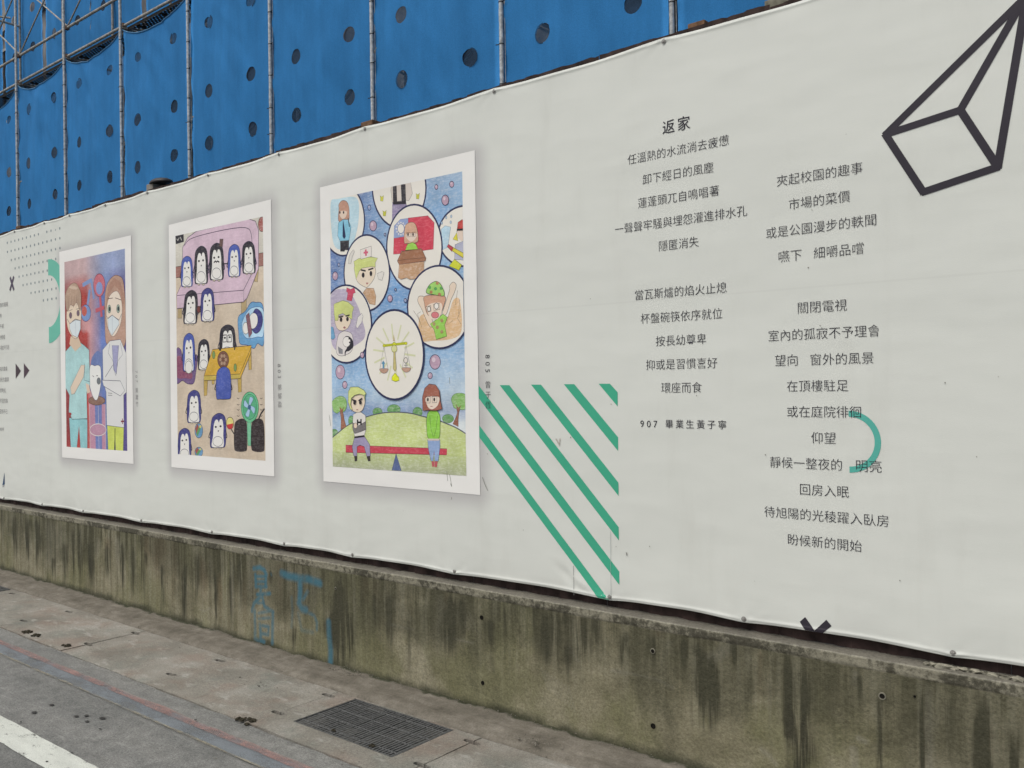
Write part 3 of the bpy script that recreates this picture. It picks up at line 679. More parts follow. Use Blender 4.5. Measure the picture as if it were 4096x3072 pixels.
def m_banner():
    t = NT('printed_vinyl_cloth', .62, .28)
    s = t.sep(); x = s[0]; z = s[2]
    base = t.mix(t.noise(t.map((.5, 1, .9)), 1.4, 5, .6), (.650, .668, .618), (.672, .688, .636))
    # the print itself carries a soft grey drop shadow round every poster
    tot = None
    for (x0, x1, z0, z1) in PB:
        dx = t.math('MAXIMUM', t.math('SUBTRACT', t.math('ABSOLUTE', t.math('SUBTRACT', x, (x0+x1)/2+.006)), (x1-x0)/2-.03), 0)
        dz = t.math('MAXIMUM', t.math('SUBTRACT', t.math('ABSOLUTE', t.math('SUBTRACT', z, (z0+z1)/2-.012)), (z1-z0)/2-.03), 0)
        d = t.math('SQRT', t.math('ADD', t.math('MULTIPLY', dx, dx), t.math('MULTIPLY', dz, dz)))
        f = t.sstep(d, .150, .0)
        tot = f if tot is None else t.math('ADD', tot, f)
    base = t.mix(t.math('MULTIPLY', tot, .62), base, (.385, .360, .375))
    # rain-washed grime, small scuffs, a welded seam half way up
    gr = t.noise(t.map((5, 1, .9)), 1.3, 6, .65)
    base = t.mix(t.math('MULTIPLY', t.sstep(gr, .50, .75), .11), base, (.40, .395, .34))
    sp = t.noise(t.tc, 16, 6, .75)
    base = t.mix(t.math('MULTIPLY', t.sstep(sp, .735, .78), .45), base, (.28, .26, .22))
    low = t.sstep(z, ZB+.16, ZB+.0)
    base = t.mix(t.math('MULTIPLY', t.math('MULTIPLY', low, t.noise(t.map((9, 1, 3)), 1.2, 5, .6)), .25), base, (.43, .43, .40))
    seam = t.math('SUBTRACT', 1, t.sstep(t.math('ABSOLUTE', t.math('SUBTRACT', z, t.math('ADD', 1.995, t.math('MULTIPLY', x, -.003)))), .0015, .006))
    base = t.mix(t.math('MULTIPLY', seam, .07), base, (.30, .29, .26))
    ban_relief(t); return t.col(base)
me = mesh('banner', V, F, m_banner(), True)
banner = link('banner', me); tag(banner, 'long white printed banner with three drawing posters, green stripes and two columns of Chinese poem', 'banner')

# screws with washers along both hems
M_SCREW = plain('grey_steel_screw', (.30, .29, .27), .5, .5, .3, .3, 200)
def screw_mesh():
    bm = bmesh.new()
    def lathe(prof, k=16):
        rows = [[bm.verts.new((r*math.cos(2*math.pi*i/k), -h, r*math.sin(2*math.pi*i/k))) for i in range(k)] for r, h in prof]
        for a, b in zip(rows[:-1], rows[1:]):
            for i in range(k): bm.faces.new((a[i], a[(i+1) % k], b[(i+1) % k], b[i]))
        bm.faces.new(rows[-1])
    lathe([(.0105, 0), (.0105, .0015), (.006, .002), (.0058, .002), (.0055, .005), (.0045, .0065)])
    bmesh.ops.recalc_face_normals(bm, faces=bm.faces)
    me = bpy.data.meshes.new('hem_screw'); bm.to_mesh(me); bm.free(); me.materials.append(M_SCREW); return me
SM = screw_mesh()
for G, z in ((GT, ZT-.020), (GB, ZB+.018)):
    for x in G:
        if BX0+.1 < x < BX1-.1:
            o = link('hem_screw', SM, banner); o.location = (x, D_BAN+float(ban_disp(x, z))-.0035, z+(.004 if z > 2 else -.002))

# ---- printed shapes: flat ink laid on the cloth ---------------------------------------------
def m_ink(name, hatch):
    t = NT(name, .62, .28)
    c = t.attr('Col')[0]
    if hatch:
        h = t.noise(t.map((34, 1, 150), rot=(0, math.radians(38), 0)), 1., 5, .7, .3); g = t.noise(t.tc, 60, 5, .7); b = t.noise(t.tc, 7, 4, .6)
        f = t.math('ADD', t.math('MULTIPLY', h, .6), t.math('MULTIPLY', g, .4))
        c = t.mix(t.math('MULTIPLY', t.sstep(f, .44, .66), hatch), c, (.70, .69, .66))
        c = t.mix(.5, c, t.ramp(f, [(.3, .80), (.6, 1.15)]), 'MULTIPLY')
        c = t.mix(.6, c, t.ramp(b, [(.3, .85), (.7, 1.30)]), 'MULTIPLY')
    ban_relief(t); return t.col(c)
M_INK = m_ink('printed_ink', 0); M_PENCIL = m_ink('coloured_pencil', .38); M_SOFT = m_ink('soft_pencil', .11)

def catmull(P, closed, n=6):
    P = [np.array(p, float) for p in P]; m = len(P)
    if m < 3: return P
    out = []
    rng = range(m if closed else m-1)
    for i in rng:
        p0 = P[(i-1) % m] if closed or i > 0 else P[i]*2-P[i+1]
        p1 = P[i]; p2 = P[(i+1) % m]; p3 = P[(i+2) % m] if closed or i+2 < m else p2*2-p1
        for k in range(n):
            t = k/n; out.append(.5*((2*p1)+(-p0+p2)*t+(2*p0-5*p1+4*p2-p3)*t*t+(-p0+3*p1-3*p2+p3)*t**3))
    if not closed: out.append(P[-1])
    return out
def clip_poly(P, Q):                     # Sutherland-Hodgman against the convex polygon Q
    a = sum(Q[i][0]*Q[(i+1) % len(Q)][1]-Q[(i+1) % len(Q)][0]*Q[i][1] for i in range(len(Q))); sg = 1 if a > 0 else -1
    for i in range(len(Q)):
        A, B = Q[i], Q[(i+1) % len(Q)]; out = []
        s = lambda p: sg*((B[0]-A[0])*(p[1]-A[1])-(B[1]-A[1])*(p[0]-A[0]))
        for j in range(len(P)):
            p, q = P[j], P[(j+1) % len(P)]; sp, sq = s(p), s(q)
            if sp >= 0: out.append(p)
            if (sp > 0 and sq < 0) or (sp < 0 and sq > 0):
                t = sp/(sp-sq); out.append((p[0]+(q[0]-p[0])*t, p[1]+(q[1]-p[1])*t))
        P = out
        if len(P) < 3: return []
    return P
class Sheet:
    """collects printed shapes; every overlap gets its own thin layer so that later ones lie on top"""
    STEP = 1.3e-4
    def __init__(s, frame=None, base=.0012):
        s.v = []; s.f = []; s.c = []; s.m = []; s.lay = []; s.base = base; s.tr = lambda x, y: (x, y); s.frame = None
        if frame: s.frame = [on_wall(*p) for p in frame]
    def P(s, pts): return [on_wall(*s.tr(x, y)) for x, y in pts]
    def _level(s, pts):
        x0 = min(p[0] for p in pts); x1 = max(p[0] for p in pts); z0 = min(p[1] for p in pts); z1 = max(p[1] for p in pts)
        L = 0
        for (a, b, c, d, l) in s.lay:
            if a < x1 and b > x0 and c < z1 and d > z0 and l >= L: L = l+1
        s.lay.append((x0, x1, z0, z1, L)); return L
    def add(s, polys, col, mat=0, lev=None, cols=None):
        if s.frame:
            q = []
            for p in polys:
                p = clip_poly(p, s.frame)
                if p: q.append(p)
            polys = q
        polys = [p for p in polys if len(p) >= 3]
        if not polys: return
        if lev is None: lev = s._level([p for q in polys for p in q])
        for p in polys:
            y = s.base+lev*s.STEP; n = len(s.v)
            s.v += [(a[0], a[1], y) for a in p]; s.f.append(tuple(range(n, n+len(p)))); s.c += [col]*len(p); s.m.append(mat)
    def fill(s, pts, col, smooth=False, mat=0, line=None, lw=.0035, n=6):
        P = s.P(pts); P = catmull(P, True, n) if smooth else P
        s.add([[tuple(p) for p in P]], ink(*col), mat)
        if line: s._line(P, line, lw, True)
    def line(s, pts, col, lw=.0035, smooth=False, closed=False):
        P = s.P(pts); P = catmull(P, closed, 5) if smooth else [np.array(p) for p in P]
        s._line(P, col, lw, closed)
    def _line(s, P, col, lw, closed):
        P = [np.array(p, float) for p in P]; m = len(P); L = []; Rr = []
        for i in range(m):
            a = P[(i-1) % m] if closed or i > 0 else P[i]; b = P[(i+1) % m] if closed or i < m-1 else P[i]
            d = b-a; d = d/(np.hypot(*d)+1e-9); nrm = np.array([-d[1], d[0]])
            L.append(tuple(P[i]+nrm*lw/2)); Rr.append(tuple(P[i]-nrm*lw/2))
        q = [[L[i], L[(i+1) % m], Rr[(i+1) % m], Rr[i]] for i in range(m if closed else m-1)]
        s.add(q, ink(*col))
    def ell(s, cx, cy, rx, ry, col, mat=0, line=None, lw=.0035, k=28, rot=0.):
        pts = [(cx+rx*math.cos(2*math.pi*i/k)*math.cos(rot)-ry*math.sin(2*math.pi*i/k)*math.sin(rot), cy+rx*math.cos(2*math.pi*i/k)*math.sin(rot)+ry*math.sin(2*math.pi*i/k)*math.cos(rot)) for i in range(k)]
        P = s.P(pts); s.add([P], ink(*col), mat)
        if line: s._line(P, line, lw, True)
    def grid(s, quad, nx, ny, fn, mat=1):      # quad in crop coordinates TL TR BR BL, colour from fn(u, v)
        Q = s.P(quad); TL, TR, BR, BL = [np.array(p) for p in Q]; lev = s._level(Q)
        n = len(s.v); y = s.base+lev*s.STEP
        for j in range(ny+1):
            for i in range(nx+1):
                u, w = i/nx, j/ny; p = (TL*(1-u)+TR*u)*(1-w)+(BL*(1-u)+BR*u)*w
                s.v.append((p[0], p[1], y)); s.c.append(ink(*fn(u, w)))
        for j in range(ny):
            for i in range(nx):
                a = n+j*(nx+1)+i; s.f.append((a, a+1, a+nx+2, a+nx+1)); s.m.append(mat)
    def build(s, name, parent, follow=False):
        a = np.array(s.v); 
        zq = a[:, 1]-sag(a[:, 0], GB, .012)[0]*np.clip((ZB+.25-a[:, 1])/.25, 0, 1)**2
        Y = D_BAN-a[:, 2]+ban_disp(a[:, 0], zq)*(1 if follow else 0)-(0 if follow else .0005)
        me = bpy.data.meshes.new(name); me.from_pydata([(float(x), float(y), float(z)) for x, y, z in zip(a[:, 0], Y, a[:, 1])], [], s.f)
        for m in (M_INK, M_PENCIL, M_SOFT): me.materials.append(m)
        me.polygons.foreach_set('material_index', s.m)
        # make all faces look at the street
        at_ = me.attributes.new('Col', 'FLOAT_COLOR', 'POINT'); at_.data.foreach_set('color', np.array([(*c, 1.) for c in s.c], np.float32).ravel())
        me.update(); return link(name, me, parent)

def mesh_fill(S, P, col, cell=.03):       # a large convex ink area cut into cells so that it follows the cloth
    x0 = min(p[0] for p in P); x1 = max(p[0] for p in P); z0 = min(p[1] for p in P); z1 = max(p[1] for p in P)
    polys = []
    for i in range(int((x1-x0)/cell)+1):
        for j in range(int((z1-z0)/cell)+1):
            c = [(x0+i*cell, z0+j*cell), (x0+(i+1)*cell, z0+j*cell), (x0+(i+1)*cell, z0+(j+1)*cell), (x0+i*cell, z0+(j+1)*cell)]
            q = clip_poly(c, P)
            if q: polys.append(q)
    S.add(polys, ink(*col))

GREEN = (62, 160, 128); TEAL = (104, 178, 158); BLACK = (46, 42, 50); GREYT = (70, 66, 76)
# green diagonal stripes
K = zc(1900, 1400, 1.58)
def sag1(x): return float(sag(np.array([x]), GB, .012)[0][0])
parts_ = [[(0, 440), (0, 505), (775, 1583), (842, 1603), (848, 1600)], [(0, 192), (0, 272), (912, 1484), (912, 1400)], [(157, 222), (217, 222), (909, 1120), (910, 1203)], [(355, 219), (418, 219), (907, 838), (908, 922)],
          [(562, 216), (628, 216), (905, 552), (905, 638)], [(782, 213), (853, 213), (902, 268), (902, 356)]]
parts_[0] = [(-20, 412), (-20, 486), (780, 1590), (848, 1604)]
parts_[1] = [(-20, 166), (-20, 246), (912, 1484), (912, 1400)]
stripes = empty('stripe_pattern', (-3, D_BAN, ZB)); at(stripes, banner)
for q in parts_:
    S = Sheet(base=.0012); P = [on_wall(*K(*p)) for p in q]
    P = [(x, max(z, ZB+sag1(x)+.0015)) for x, z in P]
    mesh_fill(S, P, GREEN, .012); o = S.build('stripe', None, True); at(o, stripes)
S = Sheet(base=.0014); M2 = zc(2900, 2300, 1.8495)
for q in ([(595, 310), (555, 345), (665, 500), (712, 470)], [(752, 330), (790, 376), (640, 500), (600, 470)]):
    P = [on_wall(*M2(*p)) for p in q]; xm = P[0][0]; e_ = ZB+sag1(on_wall(*M2(670, 430))[0])+.0005; P = clip_poly(P, [(-9, e_), (9, e_), (9, 9), (-9, 9)]); mesh_fill(S, P, BLACK, .006)
S.build('cross_mark', banner, True)
# line pyramid, top right
S = Sheet(); S.tr = zc(3400, 0, 1.8434)
A_, B_, C_, D_, E_ = (262, 992), (814, 812), (1090, 1232), (540, 1416), (1303, -30)
for a, b in ((A_, E_), (B_, (1300, -36)), (C_, E_), (A_, B_), (B_, C_), (C_, D_), (D_, A_)):
    pa, pb = S.P([a, b]); d = np.array(pb)-np.array(pa); d = d/np.hypot(*d); q0 = np.array(pa)-d*.006; q1 = np.array(pb)+d*.006; nn = np.array([-d[1], d[0]])*.0131; mesh_fill(S, [tuple(q0+nn), tuple(q1+nn), tuple(q1-nn), tuple(q0-nn)], BLACK, .06)
S.build('line_pyramid', banner, True)
# rings
def ring(S, cx, cz, ro, ri, col, a0=-90, a1=90, k=40, xmax=None):
    polys = []
    for i in range(k):
        t0 = math.radians(a0+(a1-a0)*i/k); t1 = math.radians(a0+(a1-a0)*(i+1)/k)
        polys.append([(cx+r*math.cos(t), cz+r*math.sin(t)) for r, t in ((ri, t0), (ro, t0), (ro, t1), (ri, t1))])
    S.add(polys, ink(*col))
S = Sheet(base=.0006); ring(S, -1.175, 1.406, .1165, .094, (82, 166, 152)); S.build('half_ring', banner)
S = Sheet(base=.0003)
for r, (a, b) in enumerate([(0, 13), (0, 13), (1, 13), (2, 12), (3, 10), (4, 11), (6, 12), (9, 12)]):
    for c in range(a, b+1):
        x = -8.818+c*.0825; z = 3.030-.0835*r; S.add([[(x+.0115*math.cos(t*math.pi/6), z+.0115*math.sin(t*math.pi/6)) for t in range(12)]], ink(122, 134, 136))
S.build('dot_pattern', banner)
S = Sheet(base=.0006); ring(S, -7.975, 2.430, .361, .223, TEAL); S.build('half_ring', banner)
S = Sheet(); S.tr = zc(0, 800, 2.37)
for a, b in (((97, 733), (133, 853)), ((133, 725), (95, 858))): S.line([a, b], (80, 72, 88), .030)
S.build('cross_mark', banner)
S = Sheet(); S.tr = zc(0, 1440, 5.1875)
S.fill([(328, 75), (437, 225), (330, 385)], (72, 60, 66)); S.fill([(498, 65), (612, 215), (500, 383)], (74, 58, 68)); S.build('double_arrow', banner)
S = Sheet(); S.tr = zc(0, 1380, 2.477)
S.fill([(45, 1262), (49, 1380), (26, 1390)], (50, 74, 104)); S.fill([(26, 1394), (46, 1386), (42, 1404), (28, 1412)], (160, 160, 160)); S.build('blue_shard', banner)
# scuffs and hairline creases
S = Sheet(base=.0024); 
S.line([(2295, 2262), (2297, 2380)], (118, 120, 118), .0022); S.line([(2443, 2125), (2445, 2395)], (158, 166, 164), .0016); S.line([(2508, 2210), (2509, 2220)], (120, 120, 110), .003)
S.tr = zc(1240, 1260, 2.183)
for q in ([(1197, 1362), (1206, 1450)], [(1222, 1390), (1240, 1495), (1230, 1470)], [(1508, 1415), (1535, 1490), (1557, 1535)], [(1240, 1590), (1236, 1612)], [(170, 870), (185, 970)], [(1222, 545), (1224, 600)]):
    S.line(q, (110, 112, 100), .0026, True)
S.tr = K; S.line([(513, 560), (535, 600)], (175, 168, 158), .006); S.line([(540, 558), (532, 602)], (178, 170, 160), .005); S.line([(958, 1278), (961, 1300)], (130, 130, 125), .003)
rnd = random.Random(12)
S.tr = lambda x, y: (x, y)
for k in range(46):
    x = rnd.uniform(100, 4000); y = rnd.uniform(500, 2500); a = on_wall(x, y)
    if ZB+.1 < a[1] < ZT-.1 and not (230 < x < 1930 and 700 < y < 1950):
        r = rnd.uniform(.0012, .0026); S.add([[(a[0]+r*math.cos(t), a[1]+r*math.sin(t)*rnd.uniform(.8, 2)) for t in (0, 1, 2, 3, 4, 5)]], ink(120, 118, 108))
o = S.build('scuff_marks', banner); o['kind'] = 'stuff'

# ---- lettering ---------------------------------------------------------------------------
_dg = [None]
def text_mesh(body, off):
    c = bpy.data.curves.new('lettering', 'FONT'); c.body = body; c.size = 1; c.offset = off; c.dimensions = '2D'; c.fill_mode = 'BOTH'; c.resolution_u = 3
    o = bpy.data.objects.new('lettering', c); COL.objects.link(o); bpy.context.view_layer.update()
    dg = bpy.context.evaluated_depsgraph_get(); me = bpy.data.meshes.new_from_object(o.evaluated_get(dg))
    bpy.data.objects.remove(o); bpy.data.curves.remove(c); return me
M_LET = plain('black_print', (.026, .023, .034), .6, .3, var=.05)
M_LET2 = plain('grey_print', (.21, .20, .205), .6, .3, var=.05)
def letter(body, x0, x1, zc_, parent, off=-.0095, mat=None, size=None, y=.0019, rot=False, center=False):
    me = text_mesh(body, off); n = len(me.vertices); co = np.empty(n*3); me.vertices.foreach_get('co', co); co = co.reshape(-1, 3)
    a, b = co[:, 0].min(), co[:, 0].max()
    s = (x1-x0)/(b-a) if size is None else size
    vx = (co[:, 0]-a); vz = co[:, 1]-.382
    if center: vx = vx-(b-a)/2
    if rot: vz = co[:, 1]-(co[:, 1].min()+co[:, 1].max())/2; vx, vz = vz, -vx
    out = np.stack([x0+vx*s, np.full(n, D_BAN-y), zc_+vz*s], -1)
    me.vertices.foreach_set('co', out.ravel()); me.materials.clear(); me.materials.append(mat or M_LET); me.update(); me.name = 'text_line'
    o = link('text_line', me); at(o, parent); return o
poem = at(empty('poem_text', (-1.9, D_BAN, 2)), banner)
LINES = [('任溫熱的水流淌去疲憊', -2.13, -1.644, 2.633), ('卸下經日的風塵', -2.055, -1.715, 2.533), ('蓮蓬頭兀自鳴唱著', -2.08, -1.691, 2.433), ('一聲聲牢騷與埋怨灌進排水孔', -2.202, -1.569, 2.332), ('隱匿消失', -1.978, -1.788, 2.232),
 ('夾起校園的趣事', -1.441, -1.109, 2.429), ('市場的菜價', -1.394, -1.157, 2.33), ('或是公園漫步的軼聞', -1.489, -1.063, 2.229), ('嚥下', -1.439, -1.346, 2.129), ('細嚼品嚐', -1.298, -1.109, 2.129),
 ('當瓦斯爐的焰火止熄', -2.102, -1.664, 2.029), ('杯盤碗筷依序就位', -2.075, -1.685, 1.923), ('按長幼尊卑', -2.001, -1.76, 1.821), ('抑或是習慣喜好', -2.051, -1.711, 1.719), ('環座而食', -1.977, -1.784, 1.618),
 ('關閉電視', -1.364, -1.175, 1.922), ('室內的孤寂不予理會', -1.486, -1.055, 1.819), ('望向', -1.461, -1.369, 1.72), ('窗外的風景', -1.317, -1.08, 1.719), ('在頂樓駐足', -1.413, -1.175, 1.618), ('或在庭院徘徊', -1.414, -1.129, 1.518),
 ('仰望', -1.319, -1.225, 1.418), ('靜候一整夜的', -1.488, -1.203, 1.317), ('明亮', -1.15, -1.058, 1.317), ('回房入眠', -1.367, -1.179, 1.216), ('待旭陽的光稜躍入臥房', -1.515, -1.036, 1.118), ('盼候新的開始', -1.419, -1.134, 1.016)]
for (s_, a, b, z) in LINES: letter(s_, a, b, z, poem)
letter('返', -1.952, -1.893, 2.741, poem, .004); letter('家', -1.878, -1.819, 2.741, poem, .004)
for i, ch in enumerate('907'): letter(ch, -2.085+i*.0335, -2.066+i*.0335, 1.462, poem, -.002, size=.042)
for i, ch in enumerate('畢業生黃子寧'): letter(ch, -1.959+i*.0498, -1.921+i*.0498, 1.462, poem, -.002, size=.0405)
# column at the far left edge, only its ends are in the picture
side = at(empty('side_text', (-9.2, D_BAN, 2)), banner)
z1, z2 = zc(0, 1180, 5.925), zc(0, 1440, 5.1875)
for (ch, p) in (('在街角的麵攤', z1(190, 205)), ('等待時', z1(45, 480)), ('一個午餐', z1(95, 725)), ('熟悉的模樣', z1(125, 985)), ('沿著紅磚 散步行過', z1(250, 1220)), ('窗前的書桌', z2(157, 170)), ('時光的盡頭', z2(185, 395)), ('相遇的時光', z2(120, 620)),
                ('不回的路', z2(163, 840)), ('回憶不已', z2(163, 1062)), ('陳佳蓁', z2(88, 1430))):
    x, z = on_wall(*p); sz = .0462 if ch != '陳佳蓁' else .036
    letter(ch, x-sz*len(ch)*.98, x, z-.003, side, -.008, M_LET2, size=sz)
# ------------------------------------------------------------------ THE THREE POSTERS
def poster(i, frame, label, credit):
    S = Sheet(base=.0016); S.add([[on_wall(*p) for p in POST[i]]], tuple(x*1.02 for x in (.80, .79, .755)))
    o = S.build('poster', banner); o['label'] = label
    for ch, px, py, rot, sz in credit:
        x, z = on_wall(px, py); t_ = letter(ch, x, x, z, o, -.010, M_LET if i == 2 else M_LET2, size=sz, rot=rot, center=True, y=.0019)
        if not rot: pass
    return o
OL = (58, 55, 75)

# ---------------------------------------------------------------- poster 3: thought bubbles, see-saw
fr3 = [(1320, 801), (1850, 686), (1866, 1902), (1333, 1865)]
cG = zc(1240, 1260, 2.183)
cred3 = [(c, *cG(x, y), r, s) for c, x, y, r, s in (('8', 1552, 362, True, .042), ('0', 1552, 425, True, .042), ('5', 1552, 486, True, .042), ('曾', 1555, 607, False, .040), ('于', 1557, 697, False, .040), ('恆', 1557, 785, False, .040))]
p3 = poster(2, fr3, 'largest poster: thought bubbles over two children on a red see-saw', cred3)
S = Sheet(fr3, .0018); E = zc(1240, 560, 2.242); G = cG
S.tr = lambda x, y: (x, y)
def sky3(u, v):
    a = np.array((104, 146, 192.)); b = np.array((158, 188, 210.)); w = np.array((206, 212, 212.))
    n = float(fbm(u*5, v*8, 3, 70)); c = a*(1-n)+b*n
    d = np.array((70, 88, 142.)); k = max(0, .55-u)*max(0, .6-v)*3; c = c*(1-min(.8, k))+d*min(.8, k)
    if v > .55: t = min(1, (v-.55)*3.4)*(.38+.62*max(0, u-.3)/.7); c = c*(1-t)+w*t
    if .73 < v < .82: t = (1-abs(v-.79)/.05)*.6; t = max(0, t)*(1-u*.4); c = c*(1-t)+np.array((88, 108, 156.))*t
    if v < .12 and u > .65: t = .4*(1-v/.12); c = c*(1-t)+np.array((150, 158, 172.))*t
    return tuple(c)
S.grid(fr3, 26, 52, sky3, 1)
S.tr = G
# hill, bushes, trees
S.fill([(270, 800), (285, 780), (330, 850), (320, 900), (345, 960), (300, 960)], (150, 105, 80), mat=1) if False else None
for (cx, cy, rx, ry) in ((592, 845, 42, 36), (735, 825, 58, 44), (942, 850, 42, 46), (1208, 905, 50, 38), (362, 925, 24, 46), (215, 1040, 36, 44)):
    S.ell(cx, cy, rx, ry, (96, 146, 84), 1, (84, 108, 84), .002)
hill = [(150, 1110), (240, 1035), (330, 965), (420, 920), (500, 888), (620, 858), (750, 848), (880, 858), (1000, 888), (1110, 915), (1200, 950), (1290, 990), (1400, 1060), (1420, 1500), (150, 1500)]
S.fill(hill, (184, 196, 128), mat=1); S.line(hill[:13], (80, 84, 96), .006, True)
S.grid([(200, 1190), (1366, 1230), (1368, 1405), (203, 1322)], 20, 6, lambda u, v: tuple(np.array((178, 190, 128.))*(1-v)+np.array((160, 166, 134.))*v), 1)
for sx, tx in ((0, 0), (1, 0)):
    if sx == 0:
        S.fill([(248, 800), (262, 830), (275, 900), (272, 1000), (320, 975), (300, 900), (290, 840), (308, 795), (285, 825), (268, 795)], (140, 92, 70), mat=2, line=(90, 72, 66), lw=.002)
        S.fill([(200, 800), (196, 760), (225, 725), (270, 708), (310, 725), (325, 775), (315, 825), (285, 850), (262, 842), (240, 858), (210, 840)], (130, 174, 96), True, 1, (92, 122, 84), .0025)
        S.fill([(262, 800), (268, 850), (288, 850), (302, 798), (284, 826)], (140, 92, 70), mat=2)
    else:
        S.fill([(1275, 790), (1290, 850), (1275, 900), (1250, 950), (1298, 975), (1298, 900), (1305, 840), (1325, 800), (1300, 820)], (134, 86, 68), mat=2, line=(90, 72, 66), lw=.002)
        S.fill([(1238, 735), (1260, 695), (1310, 682), (1365, 700), (1380, 790), (1350, 825), (1300, 822), (1262, 810), (1248, 775)], (126, 172, 92), True, 1, (92, 122, 84), .0025)
        S.fill([(1275, 775), (1290, 830), (1306, 830), (1326, 785), (1300, 812)], (134, 86, 68), mat=2)
# see-saw
S.fill([(755, 1206), (718, 1357), (802, 1360)], (76, 92, 132), mat=2, line=OL, lw=.0025)
S.fill([(315, 1135), (1200, 1168), (1198, 1222), (317, 1200)], (186, 62, 78), mat=2, line=(96, 50, 60), lw=.0022)
# bubbles
S.tr = E
BUB = (222, 218, 208); RIM = (44, 48, 82)
def bubble(cx, cy, rx, ry, lw=.010): 
    S.ell(cx, cy, rx*1.03, ry*1.02, (84, 98, 142), 1); S.ell(cx, cy, rx, ry, BUB, 0, RIM, lw, 44)
def ball(cx, cy, rx, ry, c=(176, 148, 166)):
    S.ell(cx, cy, rx, ry, c, 2, (52, 52, 80), .0038, 20); S.ell(cx-rx*.25, cy-ry*.3, rx*.35, ry*.35, (204, 186, 196), 0, k=12)
DK = (44, 40, 44)
def eyes(x1, x2, y, s=1., c=(48, 40, 44)):
    for x in (x1, x2): S.ell(x, y, 7*s, 15*s, c, 0, k=12)
# police girl
bubble(300, 720, 192, 318)
S.fill([(190, 560), (250, 530), (420, 520), (440, 700), (400, 900), (330, 980), (230, 960), (196, 800)], (176, 204, 214), True, 1)
S.fill([(262, 620), (258, 720), (290, 730), (340, 720), (356, 700), (352, 600), (330, 552), (290, 545), (262, 580)], (178, 136, 116), True, 2, DK, .002)
S.fill([(270, 640), (272, 680), (295, 708), (325, 690), (332, 640)], (216, 196, 178), True, 0); eyes(272, 305, 650, .9)
S.fill([(258, 745), (300, 712), (345, 715), (372, 780), (355, 900), (275, 910), (252, 860)], (126, 184, 206), False, 2, DK, .002)
S.fill([(300, 712), (310, 770), (325, 865), (310, 890), (296, 865), (298, 770)], (40, 48, 80)); S.line([(345, 700), (358, 780)], DK, .006)
S.fill([(275, 905), (353, 900), (352, 990), (320, 985), (312, 1000), (276, 1000)], (42, 40, 46), mat=2)
# vest figure
bubble(803, 430, 240, 358)
S.fill([(742, 560), (865, 560), (878, 620), (800, 690), (738, 720)], (136, 124, 156), mat=1)
S.fill([(735, 400), (905, 380), (922, 480), (890, 545), (862, 540), (740, 560), (728, 450)], (206, 196, 186), False, 0, (90, 84, 90), .0018)
S.fill([(746, 410), (780, 405), (785, 560), (748, 575)], (46, 42, 48), mat=2); S.fill([(818, 400), (860, 396), (865, 575), (826, 560)], (46, 42, 48), mat=2); S.fill([(750, 555), (862, 548), (862, 575), (750, 580)], (46, 42, 48))
for (x, y) in ((648, 522), (672, 655), (970, 502)): S.fill([(x-18, y-22), (x, y-10), (x+16, y-26), (x+12, y+6), (x+10, y+28), (x-14, y+24), (x-12, y)], (190, 190, 70), False, 2, (120, 116, 60), .0018)
# fire fighter
bubble(1400, 862, 248, 272)
S.fill([(1180, 800), (1215, 770), (1265, 780), (1240, 960), (1190, 990)], (168, 196, 210), mat=1, line=(90, 110, 130), lw=.0018)
for (x, y) in ((1225, 695), (1270, 685), (1186, 745), (1266, 738)): S.ell(x, y, 8, 14, (170, 190, 206), 0, (90, 100, 120), .0015, 10)
S.fill([(1305, 940), (1390, 900), (1390, 1080), (1300, 1070)], (168, 170, 188), mat=2, line=DK, lw=.002)
S.fill([(1320, 830), (1330, 740), (1365, 715), (1390, 720), (1390, 810), (1320, 815)], (190, 70, 66), mat=2, line=DK, lw=.002); S.fill([(1320, 830), (1285, 890), (1330, 905)], (204, 196, 60), mat=2, line=DK, lw=.002)
S.fill([(1325, 815), (1390, 815), (1390, 900), (1360, 905), (1332, 880)], (214, 196, 180)); S.line([(1320, 806), (1390, 800)], DK, .009)
S.fill([(1232, 955), (1245, 935), (1290, 965), (1275, 1000)], (176, 60, 70), mat=2, line=DK, lw=.002); S.fill([(1290, 965), (1390, 1020), (1380, 1060), (1280, 995)], (200, 190, 60), mat=2, line=DK, lw=.002)
S.fill([(1250, 1130), (1300, 1070), (1366, 1120), (1340, 1170)], (196, 200, 50), mat=2, line=DK, lw=.002)
# president at the lectern in front of the flag
bubble(940, 962, 248, 382)
S.fill([(885, 700), (1060, 680), (1118, 740), (1110, 980), (1020, 992), (825, 995), (815, 1020), (752, 1026), (756, 880), (885, 860)], (192, 62, 80), mat=2, line=(120, 80, 90), lw=.0018)
S.fill([(760, 770), (815, 712), (885, 702), (885, 862), (756, 882)], (136, 152, 188), mat=2, line=(90, 90, 110), lw=.0015)
for k in range(12):
    t = k*math.pi/6; ca, sa = math.cos(t), math.sin(t); S.fill([(820+50*ca, 796+66*sa), (820+36*math.cos(t-.22), 796+50*math.sin(t-.22)), (820+36*math.cos(t+.22), 796+50*math.sin(t+.22))], (222, 216, 206))
S.ell(820, 796, 29, 42, (224, 218, 208), 0, (100, 100, 120), .0018)
S.fill([(850, 915), (858, 780), (895, 742), (940, 746), (965, 800), (975, 900), (940, 925), (880, 928)], (196, 158, 132), True, 2, (96, 74, 66), .0022)
S.fill([(868, 845), (962, 840), (950, 885), (915, 912), (880, 890)], (218, 200, 184), True); eyes(885, 930, 848); S.line([(872, 832), (905, 830), (906, 868), (874, 870), (872, 832)], DK, .0018); S.line([(918, 830), (950, 828), (950, 866), (918, 868), (918, 830)], DK, .0018)
